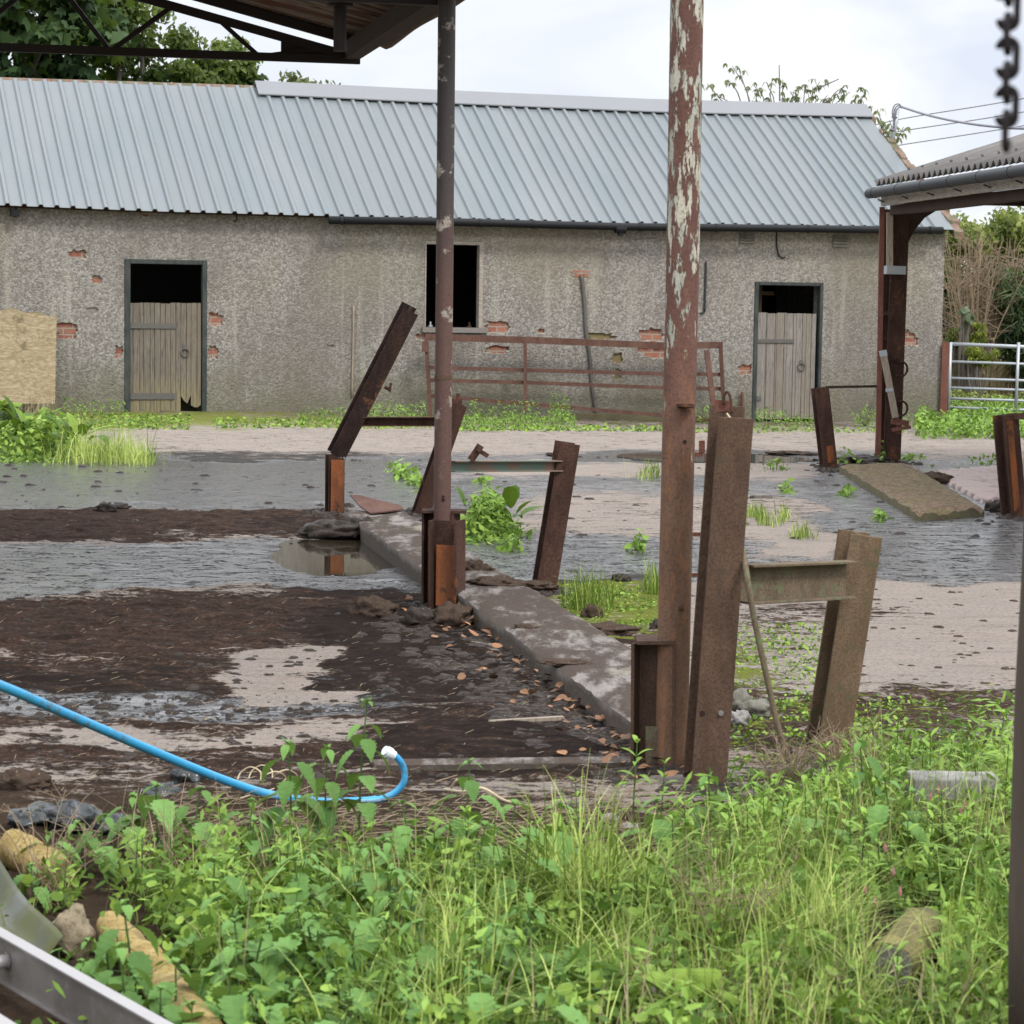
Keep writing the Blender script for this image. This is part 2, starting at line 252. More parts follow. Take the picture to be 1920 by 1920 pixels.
leafmat('bush_leaf', (.035, .07, .018), (.125, .165, .045), .35)
leafmat('ash_leaf', (.10, .12, .06), (.20, .21, .11), .35)
leafmat('conifer_leaf', (.03, .055, .026), (.075, .11, .045), .2)
leafmat('golden_leaf', (.17, .22, .03), (.30, .34, .06), .3)
leafmat('hedge_leaf', (.10, .13, .035), (.26, .29, .085), .35)
leafmat('dry_grass', (.26, .19, .11), (.42, .32, .21), .3)
leafmat('grey_leaf', (.12, .17, .10), (.22, .27, .17), .3)
leafmat('stem_green', (.10, .17, .05), (.16, .20, .07), .1)

# ------------------------------------------------------------------ mesh builder
def V(*a): return Vector(a)
class MB:
    def __init__(s): s.v = []; s.f = []; s.t = []; s.tint = .5
    def face(s, idx): s.f.append(tuple(idx)); s.t.append(s.tint)
    def poly(s, pts):
        b = len(s.v); s.v += [tuple(p) for p in pts]; s.face(range(b, b + len(pts)))
    def hexa(s, p):                   # 8 corners: bottom 4 then top 4
        b = len(s.v); s.v += [tuple(q) for q in p]
        for q in ((0, 3, 2, 1), (4, 5, 6, 7), (0, 1, 5, 4), (1, 2, 6, 5), (2, 3, 7, 6), (3, 0, 4, 7)): s.face([b + i for i in q])
    def box(s, x0, x1, y0, y1, z0, z1):
        s.hexa([(x0, y0, z0), (x1, y0, z0), (x1, y1, z0), (x0, y1, z0), (x0, y0, z1), (x1, y0, z1), (x1, y1, z1), (x0, y1, z1)])
    def bar(s, A, B, wu, wv, u=V(1, 0, 0), ou=0, ov=0):
        A = Vector(A); B = Vector(B); ax = (B - A).normalized(); u = Vector(u); u = (u - ax * u.dot(ax)).normalized(); v = ax.cross(u)
        c = u * ou + v * ov; q = [(-1, -1), (1, -1), (1, 1), (-1, 1)]
        s.hexa([A + c + u * (a * wu / 2) + v * (b * wv / 2) for a, b in q] + [B + c + u * (a * wu / 2) + v * (b * wv / 2) for a, b in q])
    def ibeam(s, A, B, w, h, u, tf=.009, tw=.007, d2=0., d1=0.):
        A = Vector(A); B = Vector(B)
        ax = (B - A).normalized(); s.bar(A, B + ax * d1, w, tf, u, 0, h / 2 - tf / 2); s.bar(A, B + ax * d2, w, tf, u, 0, -h / 2 + tf / 2)
        s.bar(A + ax * .003, B - ax * .003, tw, h - 2 * tf + .002, u)
    def channel(s, A, B, w, h, u, t=.006):
        s.bar(A, B, w, t, u, 0, 0); s.bar(A, B, t, h, u, w / 2 - t / 2 + .001, h / 2); s.bar(A, B, t, h, u, -w / 2 + t / 2 - .001, h / 2)
    def tube(s, pts, r, n=8, caps=True):
        pts = [Vector(p) for p in pts]; rs = r if hasattr(r, '__len__') else [r] * len(pts); b0 = len(s.v)
        tg = [(pts[min(i + 1, len(pts) - 1)] - pts[max(i - 1, 0)]).normalized() for i in range(len(pts))]
        u = tg[0].orthogonal().normalized()
        for p, t, rr in zip(pts, tg, rs):
            u = (u - t * u.dot(t)).normalized(); w = t.cross(u)
            for k in range(n):
                a = 2 * math.pi * k / n; s.v.append(tuple(p + (u * math.cos(a) + w * math.sin(a)) * rr))
        for i in range(len(pts) - 1):
            for k in range(n):
                a = b0 + i * n + k; c = b0 + i * n + (k + 1) % n; s.face((a, c, c + n, a + n))
        if caps:
            s.face([b0 + k for k in reversed(range(n))]); e = b0 + (len(pts) - 1) * n; s.face([e + k for k in range(n)])
    def disc(s, c, nrm, r, t=.002, n=12):
        c = Vector(c); nrm = Vector(nrm).normalized(); s.tube([c - nrm * t, c + nrm * t], r, n)
    def torus(s, c, nrm, R, r, n=20, m=6, a0=0, a1=2 * math.pi, sx=1.):
        c = Vector(c); nrm = Vector(nrm).normalized(); u = nrm.orthogonal().normalized(); u = (V(0, 0, 1) - nrm * nrm.z).normalized() if abs(nrm.z) < .9 else u; w = nrm.cross(u)
        s.tube([c + u * math.cos(a0 + (a1 - a0) * i / n) * R * sx + w * math.sin(a0 + (a1 - a0) * i / n) * R for i in range(n + 1)], r, m)
    def blob(s, c, rad, seed=0, amp=.25, n=10, freq=1.7, flat=None):
        c = Vector(c); b = len(s.v); rr = random.Random(seed); o = rr.random() * 50
        from mathutils import noise as mn
        for i in range(n + 1):
            th = math.pi * i / n
            for k in range(2 * n):
                ph = math.pi * k / n; d = V(math.sin(th) * math.cos(ph), math.sin(th) * math.sin(ph), math.cos(th))
                q = 1 + amp * mn.noise(d * freq + V(o, o, 0)) * 2 + amp * .5 * mn.noise(d * freq * 3 + V(o, 0, 0)) * 2
                p = V(d.x * rad[0], d.y * rad[1], d.z * rad[2]) * q
                if flat is not None: p.z = max(p.z, flat)
                s.v.append(tuple(c + p))
        for i in range(n):
            for k in range(2 * n):
                a = b + i * 2 * n + k; e = b + i * 2 * n + (k + 1) % (2 * n); s.face((a, a + 2 * n, e + 2 * n, e))
    def leaf(s, base, d, up, L, prof, droop=.3, fold=.25, n=5, twist=0):
        """leaf blade from base along d; prof(t)->(half width, forward shift)"""
        base = Vector(base); d = Vector(d).normalized(); up = Vector(up); sd_ = d.cross(up)
        if sd_.length < 1e-4: sd_ = d.orthogonal()
        sd_.normalize(); up = sd_.cross(d); b = len(s.v)
        for i in range(n + 1):
            t = i / n; a = droop * t
            c = base + d * (L * (t * math.cos(a * .6))) - V(0, 0, 1) * (L * t * t * droop * .55)
            w, sh = prof(t); w *= L; mid = c
            s.v += [tuple(mid - sd_ * w + up * w * fold + d * sh * L), tuple(mid), tuple(mid + sd_ * w + up * w * fold + d * sh * L)]
        for i in range(n):
            a = b + 3 * i; s.face((a, a + 1, a + 4, a + 3)); s.face((a + 1, a + 2, a + 5, a + 4))
    def build(s, name, mat, parent=None, local=False, smooth=False, autosmooth=None):
        me = bpy.data.meshes.new(name); vs = s.v
        if parent is not None and not local:
            off = origin(parent); vs = [(a - off.x, b - off.y, c - off.z) for a, b, c in vs]
        me.from_pydata(vs, [], s.f); me.update()
        if len(set(s.t)) > 1:
            at_ = me.attributes.new('tint', 'FLOAT', 'FACE'); at_.data.foreach_set('value', s.t)
        if mat: me.materials.append(M[mat] if isinstance(mat, str) else mat)
        if smooth:
            me.polygons.foreach_set('use_smooth', [True] * len(me.polygons))
            if autosmooth:
                try: me.set_sharp_from_angle(angle=autosmooth)
                except Exception: pass
        o = bpy.data.objects.new(name, me); COL.objects.link(o)
        if parent is not None: o.parent = parent
        return o
def origin(o):
    v = Vector((0, 0, 0))
    while o is not None: v += o.location; o = o.parent
    return v
def tag(o, label, cat, group=None):
    o['label'] = label; o['category'] = cat
    if group: o['group'] = group
    return o
def thing(name, label, cat, loc=(0, 0, 0), group=None):
    o = bpy.data.objects.new(name, None); COL.objects.link(o); o.location = loc; o.empty_display_size = .1
    return tag(o, label, cat, group)
def single(mb, name, mat, label, cat, loc, group=None, **k):
    """a thing that is one mesh, its origin at its base"""
    loc = Vector(loc); mb.v = [(a - loc.x, b - loc.y, c - loc.z) for a, b, c in mb.v]
    o = mb.build(name, mat, None, **k); o.location = loc; return tag(o, label, cat, group)
def bevel(o, w=.002, seg=2):
    b = o.modifiers.new('bevel', 'BEVEL'); b.width = w; b.segments = seg; b.limit_method = 'ANGLE'; b.angle_limit = math.radians(40); return o
def curve(pts, n=8):
    """Catmull-Rom through pts"""
    pts = [Vector(p) for p in pts]; q = [pts[0] * 2 - pts[1]] + pts + [pts[-1] * 2 - pts[-2]]; out = []
    for i in range(1, len(q) - 2):
        for k in range(n):
            t = k / n; a, b, c, d = q[i - 1], q[i], q[i + 1], q[i + 2]
            out.append(.5 * ((2 * b) + (c - a) * t + (2 * a - 5 * b + 4 * c - d) * t * t + (3 * b - a - 3 * c + d) * t ** 3))
    return out + [pts[-1]]
# ------------------------------------------------------------------ ground
def axis(seg):
    out = [seg[0][0]]
    for a, b, st in seg:
        n = max(1, round((b - a) / st)); out += [a + (b - a) * (i + 1) / n for i in range(n)]
    return np.array(out)
gx = axis([(-3000, -400, 650), (-400, -60, 85), (-60, -14, 6), (-14, -6.5, .4), (-6.5, -3, .09), (-3, 3, .032), (3, 7, .09), (7, 16, .5), (16, 60, 6), (60, 400, 85), (400, 3000, 650)])
gy = axis([(-300, -20, 40), (-20, 0, 4), (0, 4.2, .3), (4.2, 9.5, .022), (9.5, 15, .03), (15, 24, .05), (24, 36, .09), (36, 50, .8), (50, 120, 7), (120, 600, 60), (600, 3600, 500)])
X, Y = np.meshgrid(gx, gy); Z = gz(X, Y)
Ys = np.maximum(Y, 4.0); PX, PY = proj(np.clip(X, -Ys * .4, Ys * .4), Ys, gz(X, Ys))
PX = np.where(np.abs(X) > Ys * .4, 960 + F * X / Ys, PX)
k_ = (PY - 560) / 440.                                   # photo pixels per metre grow with nearness
wx = (fbm(X * 1.3, Y * 1.3) - .5) * 190 * k_ + (fbm(X * 6 + 9, Y * 6) - .5) * 70 * k_
wy = (fbm(X * 1.1 + 40, Y * 1.1) - .5) * 42 * k_ + (fbm(X * 5 + 3, Y * 5 + 8) - .5) * 22 * k_
QX, QY = PX + wx, PY + wy
def sst(v, a, b):
    t = np.clip((v - a) / (b - a), 0, 1); return t * t * (3 - 2 * t)
LAY = {k: np.zeros_like(X) for k in ('mud', 'wet', 'moss', 'black', 'soil')}
def area(x0, x1, y0, y1, soft=.25, **vals):
    sx = min(120, (x1 - x0) * soft); sy = max(3, (y1 - y0) * soft)
    w = sst(QX, x0 - sx, x0 + sx) * (1 - sst(QX, x1 - sx, x1 + sx)) * sst(QY, y0 - sy, y0 + sy) * (1 - sst(QY, y1 - sy, y1 + sy))
    for k, v in vals.items(): LAY[k] += (v - LAY[k]) * w
BIG = 4000
LAY['mud'][:] = .22
area(-BIG, BIG, -500, 800, .01, moss=.46, soil=.5, mud=.6)
area(-BIG, BIG, 802, 840, .3, moss=0, soil=0, mud=.34, wet=.05)
area(120, 520, 770, 808, .3, moss=.75)
area(520, 800, 780, 806, .3, moss=.7)
area(-BIG, 830, 846, 962, .15, wet=.85, mud=.28, black=.95)
area(250, 700, 838, 858, .4, wet=.1, mud=.3)
area(700, 1960, 850, 1100, .1, wet=.75, mud=.28, black=.80)
area(1050, 1560, 846, 866, .3, wet=1, mud=.1, black=.9)
area(860, 1560, 868, 892, .4, wet=.05, mud=.1, black=0)
area(960, 1540, 920, 1006, .25, wet=.22, mud=.3, black=.05)
area(1180, 1760, 938, 968, .4, wet=.12, mud=.42, black=.05)
area(1400, 1560, 990, 1040, .3, wet=.3, mud=.05, black=0)
area(1520, 1720, 885, 985, .3, wet=.75, black=.9, mud=.4)
area(1660, 2050, 1005, 1098, .25, wet=1, mud=.05, black=.95)
area(960, 1260, 1010, 1090, .25, wet=.95, mud=.2, black=.9)
area(1370, 2600, 1102, 1420, .12, wet=0, mud=.18, black=0)
area(1380, 1700, 1130, 1175, .3, mud=.55)
area(1370, 1560, 1170, 1440, .3, moss=.62, mud=.6)
area(1370, 1960, 1290, 1420, .3, moss=.45, mud=.75)
area(1000, 1250, 1080, 1200, .2, moss=.85, mud=.7, wet=0)
area(1060, 1250, 1190, 1330, .2, moss=.2, mud=.9, wet=0)
# under the near shed, left of the kerb: scraped bands of slurry and dung
area(-BIG, 650, 953, 1010, .2, wet=0, mud=.93, black=.15)
area(440, 700, 962, 1010, .3, wet=.15, mud=1, black=.6)
area(-BIG, 790, 1014, 1116, .14, wet=1, mud=.3, black=1)
area(600, 840, 1100, 1180, .25, wet=.35, mud=1, black=.9)
area(-BIG, 700, 1120, 1232, .16, wet=0, mud=.92, black=.12)
area(560, 1000, 1150, 1330, .2, wet=.25, mud=1, black=.85)
area(-BIG, 470, 1236, 1300, .2, wet=.3, mud=1, black=.7)
area(-BIG, 660, 1292, 1345, .2, wet=.85, mud=.55, black=.9)
area(475, 635, 1212, 1308, .18, wet=.05, mud=.0, black=0)
area(-BIG, 1000, 1345, 1425, .16, wet=.05, mud=.86, black=.2)
area(40, 600, 1362, 1398, .3, wet=.0, mud=.30, black=0)
area(520, 800, 1352, 1376, .3, wet=0, mud=.25, black=0)
area(700, 1200, 1330, 1450, .16, wet=.15, mud=1, black=.75)
area(-BIG, 700, 1425, 1492, .2, wet=0, mud=.72, black=.1)
area(-BIG, 420, 1440, 1496, .3, wet=0, mud=.4, black=.1)
area(-BIG, BIG, 1486, 9000, .01, wet=0, soil=.6, mud=1, moss=.1, black=.4)
far = sst(Y, 36, 40); side = sst(np.abs(X), 9, 13)
for kk, vv in (('moss', .9), ('soil', 1.), ('wet', 0.), ('mud', .8)):
    LAY[kk] += (vv - LAY[kk]) * np.maximum(far, side)
mud_h = np.clip(LAY['mud'], 0, 1) * (.4 + .6 * (1 - LAY['wet']))
lump = fbm(X * 7, Y * 7, 4); fine = fbm(X * 21 + 5, Y * 21, 3)
near_ = (1 - far) * (1 - side); LAY['isl'] = np.clip(.42 - .40 * sst(Y, 15.4, 16.4), 0, 1)
Z = Z + near_ * (mud_h * (sst(lump, .42, .75) * .022 + (fine - .5) * .012) + (1 - mud_h) * (lump - .5) * .006 - LAY['wet'] * .006)
isl = fbm(X * 8.5 + 31, Y * 14, 4); ISL = sst(isl, .54, .70); Z = Z + near_ * LAY['wet'] * (0 * ISL - (lump - .5) * .004)
pud = np.exp(-(((PX - 640) / 130) ** 2 + ((PY - 1034) / 42) ** 2) * 1.2); Z = Z - .034 * pud; pud2 = np.exp(-(((PX - 1830) / 170) ** 2 + ((PY - 1055) / 34) ** 2) * 1.2); Z = Z - .008 * pud2
# far land rises gently to close the horizon
nx, ny = len(gx), len(gy)
idx = np.arange(nx * ny).reshape(ny, nx)
faces = np.stack([idx[:-1, :-1], idx[:-1, 1:], idx[1:, 1:], idx[1:, :-1]], -1).reshape(-1, 4)
me = bpy.data.meshes.new('ground'); me.vertices.add(nx * ny); me.vertices.foreach_set('co', np.stack([X, Y, Z], -1).ravel().astype(np.float32))
me.loops.add(faces.size); me.loops.foreach_set('vertex_index', faces.ravel().astype(np.int32)); me.polygons.add(len(faces))
me.polygons.foreach_set('loop_start', (np.arange(len(faces)) * 4).astype(np.int32)); me.polygons.foreach_set('loop_total', np.full(len(faces), 4, np.int32)); me.polygons.foreach_set('use_smooth', np.ones(len(faces), bool)); me.update(); me.validate()
for nm, ch in (('cover', ('mud', 'wet', 'moss')), ('cover2', ('black', 'soil', 'isl'))):
    a_ = me.attributes.new(nm, 'FLOAT_COLOR', 'POINT'); a_.data.foreach_set('color', np.stack([np.clip(LAY[c], 0, 1) for c in ch] + [np.ones_like(X)], -1).ravel().astype(np.float32))
def ground_mat():
    k = Mat('yard_ground'); c1 = k.n('SeparateColor', _0=k.attr('cover').outputs[0]).outputs; c2 = k.n('SeparateColor', _0=k.attr('cover2').outputs[0]).outputs
    v = k.map((.8, 1.5, 1)); n1 = k.noise(2.6, 6, .62, v); n2 = k.noise(9, 7, .68, v); n3 = k.noise(46, 6, .72); n4 = k.noise(150, 3, .6); str_ = k.noise(5, 5, .65, k.map((.35, 2.6, 1)))
    mixn = k.math('ADD', k.math('MULTIPLY', k.math('SUBTRACT', n2, .5), 1.5), k.math('ADD', k.math('MULTIPLY', k.math('SUBTRACT', n3, .5), .9), k.math('MULTIPLY', k.math('SUBTRACT', str_, .5), 1.0)))
    def th(a, lo, hi, s=1.): return k.mr(k.math('ADD', a, k.math('MULTIPLY', mixn, s)), lo, hi)
    mud = th(c1[0], .41, .66); wet = k.math('MULTIPLY', th(c1[1], .42, .66, .7), 1.); moss = k.math('MULTIPLY', th(c1[2], .5, .68, 1.1), .9); blk = th(c2[0], .40, .75, .8); soil = c2[1]
    conc = k.mix(k.mr(n1, .3, .7), (.34, .285, .24), (.29, .255, .222)); conc = k.mix(k.mr(n3, .45, .68, 0, .6), conc, (.125, .10, .085)); conc = k.mix(k.mr(str_, .5, .68, 0, .35), conc, (.15, .105, .08)); conc = k.mix(k.mr(n4, .36, .46, .45, 0), conc, (.09, .07, .06)); conc = k.mix(k.mr(n4, .55, .7, 0, .45), conc, (.36, .315, .285))
    mudc = k.mix(k.mr(n2, .35, .65), (.088, .054, .038), (.030, .019, .014)); mudc = k.mix(k.mr(n3, .40, .6, 0, .7), mudc, (.018, .013, .011)); mudc = k.mix(k.mr(n4, .64, .70, 0, .75), mudc, (.22, .155, .095))
    c = k.mix(k.math('MULTIPLY', blk, .93), conc, k.mix(n3, (.018, .0175, .017), (.065, .062, .058))); c = k.mix(mud, c, mudc)
    c = k.mix(k.math('MULTIPLY', k.math('MULTIPLY', blk, mud), .75), c, k.mix(n3, (.008, .0065, .006), (.026, .020, .017)))
    c = k.mix(k.math('MULTIPLY', wet, .45), c, k.mix(.5, c, (.02, .02, .02)))
    c = k.mix(k.math('MULTIPLY', soil, .6), c, k.mix(n3, (.022, .017, .011), (.085, .066, .04)))
    c = k.mix(moss, c, k.mix(n3, (.07, .085, .02), (.22, .25, .04)))
    isl = k.math('ADD', k.math('ADD', k.math('MULTIPLY', c2[2], .12), k.math('MULTIPLY', k.noise(5.5, 8, .68, k.map((.8, 1.2, 1))), .50)), k.math('ADD', k.math('MULTIPLY', k.math('SUBTRACT', n3, .36), 1.15), k.math('MULTIPLY', k.math('SUBTRACT', n2, .5), .9))); film = k.math('MULTIPLY', wet, k.mr(isl, .46, .60, 1., 0.))
    rough = k.math('SUBTRACT', .86, k.math('MULTIPLY', film, .70))
    c = k.mix(k.math('MULTIPLY', k.math('MULTIPLY', wet, k.math('SUBTRACT', 1., film)), .85), c, k.mix(n3, (.012, .010, .009), (.045, .036, .030)))
    h = k.math('MULTIPLY', k.math('ADD', k.math('MULTIPLY', n3, 1.0), k.math('ADD', k.math('MULTIPLY', n2, 1.6), k.math('MULTIPLY', n4, .3))), k.math('MULTIPLY', k.math('SUBTRACT', 1., k.math('MULTIPLY', film, .88)), k.math('SUBTRACT', 1., k.math('MULTIPLY', wet, .4))))
    k.bump(h, .9, .022)
    k.set(k.b, 'IOR', k.math('ADD', 1.45, k.math('MULTIPLY', film, .55)))
    return k.fin(c, rough, 0, k.math('ADD', .03, k.math('MULTIPLY', film, .95)))
M['yard_ground'] = ground_mat(); me.materials.append(M['yard_ground'])
go = bpy.data.objects.new('ground', me); COL.objects.link(go); go['kind'] = 'structure'; go['label'] = 'wet concrete farmyard covered in mud, slurry, moss and soil'
def puddle(pts, dz=.002):
    mb = MB(); q = [G(*p) for p in pts]; c = sum(q, V(0, 0, 0)) / len(q); out = []
    for i in range(len(q)):
        a, b = q[i], q[(i + 1) % len(q)]
        for t in (0, .2, .4, .6, .8):
            p = a.lerp(b, t); w = .86 + .28 * float(vnoise(np.array([p.x * 9.]), np.array([p.y * 5.]))[0]); p = c + (p - c) * w; out.append((p.x, p.y, float(gz(p.x, p.y)) + dz))
    mb.poly(out); o = mb.build('puddle', 'puddle_water'); o['kind'] = 'structure'; return o
puddle([(430, 1034), (480, 1000), (600, 985), (700, 985), (800, 1010), (820, 1060), (800, 1090), (700, 1095), (560, 1085), (470, 1070)], -.016)
puddle([(1405, 928), (1470, 930), (1480, 940), (1400, 940)], -.001)
puddle([(1150, 852), (1260, 848), (1420, 852), (1560, 862), (1420, 868), (1200, 864)], .001)

# ------------------------------------------------------------------ the barn
TH = math.radians(17.8); BD = np.array([math.cos(TH), math.sin(TH), 0]); BN = np.array([-BD[1], BD[0], 0])
BA = G(310, 772); BA.z = 0; BAn = np.array(BA)
def Fp(px, py, dep=0.):
    r = ray(px, py); t = ((BAn + BN * dep - CC) @ BN) / (r @ BN); q = CC + r * t; return float((q - BAn) @ BD), float(q[2])
barn = thing('barn', 'long low grey pebbledashed barn with pale blue-grey ribbed metal roof', 'barn', BA); barn.rotation_euler = (0, 0, TH)
EAVE_PX = [(-260, 379), (14, 385), (291, 396), (806, 410), (1125, 418), (1600, 425), (1767, 430)]; RIDGE_PX = [(-260, 139), (7, 150), (291, 159), (478, 165), (820, 182), (1250, 200), (1620, 208)]
DE, DR = -.2, 2.62
ev = [Fp(x, y, DE) for x, y in EAVE_PX]; rv = [Fp(x, y, DR) for x, y in RIDGE_PX]
ez = lambda s: float(np.interp(s, [a for a, b in ev], [b for a, b in ev])); rz = lambda s: float(np.interp(s, [a for a, b in rv], [b for a, b in rv]))
SL, SR = ev[0][0], Fp(1767, 600)[0]
RIBS = [13.9, 45.6, 76.6, 106.7, 137, 168, 199, 229.5, 260, 290.6, 321.5, 351.8, 381, 411, 440, 468.5, 498.7, 526.8, 555.2, 584, 612.5, 640.5, 669, 696.6, 724.7, 753, 779.7, 806.7, 833, 861, 888, 916, 942.7, 970, 996, 1022, 1049, 1074.7, 1100, 1125, 1151, 1176, 1203, 1229, 1254, 1279, 1304, 1329, 1355, 1379, 1404, 1430, 1455, 1479, 1504, 1529, 1552, 1575.5, 1599, 1621, 1644, 1667, 1690, 1713, 1735, 1757]
rs = [Fp(x, 400, DE)[0] for x in RIBS]; rs = [rs[0] - .2 * i for i in range(9, 0, -1)] + rs
def roof(mb, y0, y1, za, zb, sgn=1):
    pr = [(SL - .2, 0)]
    for s in rs: pr += [(s - .036, 0), (s - .018, .032), (s + .018, .032), (s + .036, 0)]
    pr += [(SR + .03, 0)]
    b = len(mb.v); nr = 9
    for j in range(nr):
        f = j / (nr - 1)
        for i, (s, h) in enumerate(pr):
            sag = .012 * math.sin(s * 2.1 + f * 3) * math.sin(f * math.pi)
            mb.v.append((s, y0 + (y1 - y0) * f - h * .5 * sgn, za(s) * (1 - f) + zb(s) * f + h * .85 + sag))
    n = len(pr)
    for j in range(nr - 1):
        for i in range(n - 1):
            a = b + j * n + i; mb.face((a, a + 1, a + 1 + n, a + n))
mb = MB(); roof(mb, DE, DR, ez, rz); ro = mb.build('roof_sheet', 'roof_sheet', barn, True); sm = ro.modifiers.new('s', 'SOLIDIFY'); sm.thickness = .006
mb = MB(); roof(mb, 2 * DR - DE, DR + .02, ez, lambda s: rz(s) - .012, -1); mb.build('roof_sheet', 'roof_sheet', barn, True)
mb = MB(); s0 = Fp(478, 160, DR)[0]; s1 = SR + .05; ss = np.linspace(s0, s1, 9)
for a, b in zip(ss[:-1], ss[1:]):
    for sg in (1, -1):
        p = lambda s, d, dz: (s, DR - sg * d, rz(s) + dz)
        mb.hexa([p(a, .24, -.105), p(b, .24, -.105), p(b, 0, .085), p(a, 0, .085), p(a, .24, -.09), p(b, .24, -.09), p(b, 0, .10), p(a, 0, .10)])
mb.build('ridge_cap', 'ridge_flash', barn, True)
# old ridge tiles just visible behind the uncapped stretch
mb = MB(); q = SL
while q < s0 - .1:
    mb.tube([(q, DR + .10, rz(q) - .03), (q + .42, DR + .10, rz(q + .42) - .03)], .075, 10); q += .425
mb.build('ridge_tile', 'coping', barn, True)
# openings and fallen render
def rect(x0, x1, y0, y1, bottom=None):
    sa = (Fp(x0, y0)[0] + Fp(x0, y1)[0]) / 2; sb = (Fp(x1, y0)[0] + Fp(x1, y1)[0]) / 2; zt = Fp((x0 + x1) / 2, y0)[1]; zb = Fp((x0 + x1) / 2, y1)[1] if bottom is None else bottom
    return sa, sb, zb, zt
DOOR1 = rect(233, 388, 487, 772, -.3); DOOR2 = rect(1412, 1541, 529, 788, -.35); WIN = rect(796, 906, 452, 614)
PATCH = [(128, 166, 467, 485), (172, 193, 516, 533), (106, 150, 605, 636), (214, 233, 647, 671), (389, 422, 586, 611), (389, 411, 646, 673), (906, 961, 600, 626), (906, 958, 647, 663), (1199, 1248, 614, 641), (1196, 1262, 650, 672), (1384, 1412, 682, 704), (1688, 1724, 619, 651), (1007, 1023, 616, 625), (779, 800, 625, 638), (1098, 1156, 624, 637), (1146, 1170, 660, 682), (158, 186, 576, 583), (1130, 1162, 784, 798), (1216, 1248, 780, 798), (264, 280, 397, 407), (612, 628, 646, 651), (1152, 1166, 690, 712)]
rp = random.Random(3); polys = []
for (x0, x1, y0, y1) in PATCH:
    a, b, c, d = rect(x0, x1, y0, y1); w, h = b - a, d - c; pts = []
    nn = 22
    for i in range(nn):
        t = 2 * math.pi * i / nn; cx_, sy_ = math.cos(t), math.sin(t); q = 1 / max(abs(cx_), abs(sy_)) ** .7; j = rp.uniform(.62, 1.12)
        pts.append(((a + b) / 2 + w / 2 * cx_ * q * j, (c + d) / 2 + h / 2 * sy_ * q * j))
    polys.append(pts)
def clampdoor(pts, D, side):                # patches that touch a jamb stop just short of the opening
    return [((max(p[0], D[1] + .006) if side > 0 else min(p[0], D[0] - .006)), p[1]) for p in pts]
polys[3] = clampdoor(polys[3], DOOR1, -1); polys[4] = clampdoor(polys[4], DOOR1, 1); polys[5] = clampdoor(polys[5], DOOR1, 1); polys[6] = clampdoor(polys[6], WIN, 1); polys[10] = clampdoor(polys[10], DOOR2, -1)
polys[6] = [(a, min(b, 99)) for a, b in polys[6]]
def inside(p, poly):
    r = False; j = len(poly) - 1
    for i in range(len(poly)):
        if (poly[i][1] > p[1]) != (poly[j][1] > p[1]) and p[0] < (poly[j][0] - poly[i][0]) * (p[1] - poly[i][1]) / (poly[j][1] - poly[i][1]) + poly[i][0]: r = not r
        j = i
    return r
rectp = lambda R: [(R[0], R[2]), (R[1], R[2]), (R[1], R[3]), (R[0], R[3])]
def sheet(mb, y, holes):
    top = [(s, ez(s) + .10) for s in np.linspace(SR, SL, 14)]; outer = [(SL, -.5), (SR, -.5)] + top
    vs, ed = [], []
    for poly in [outer] + holes:
        b = len(vs); vs += [Vector(p) for p in poly]; ed += [(b + i, b + (i + 1) % len(poly)) for i in range(len(poly))]
    ov, oe, of, *_ = geometry.delaunay_2d_cdt(vs, ed, [], 0, 1e-5); b = len(mb.v); mb.v += [(v.x, y, v.y) for v in ov]
    for f in of:
        c = sum((ov[i] for i in f), Vector((0, 0))) / len(f)
        if inside(c, outer) and not any(inside(c, h) for h in holes): mb.face([b + i for i in f])
opn = [rectp(DOOR1), rectp(DOOR2), rectp(WIN)]
mb = MB(); sheet(mb, 0., opn + polys); wf = mb.build('rendered_wall', 'pebbledash', barn, True)
mb = MB(); sheet(mb, .3, opn)
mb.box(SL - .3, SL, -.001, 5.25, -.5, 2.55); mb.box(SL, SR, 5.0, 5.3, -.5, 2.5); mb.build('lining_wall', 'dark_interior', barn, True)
for h, dep in [(o_, .3) for o_ in opn]:
    mb = MB()
    for i in range(4):
        a, b = h[i], h[(i + 1) % 4]; mb.poly([(a[0], 0, a[1]), (b[0], 0, b[1]), (b[0], dep, b[1]), (a[0], dep, a[1])])
    mb.build('opening_reveal', 'pebbledash', barn, True)
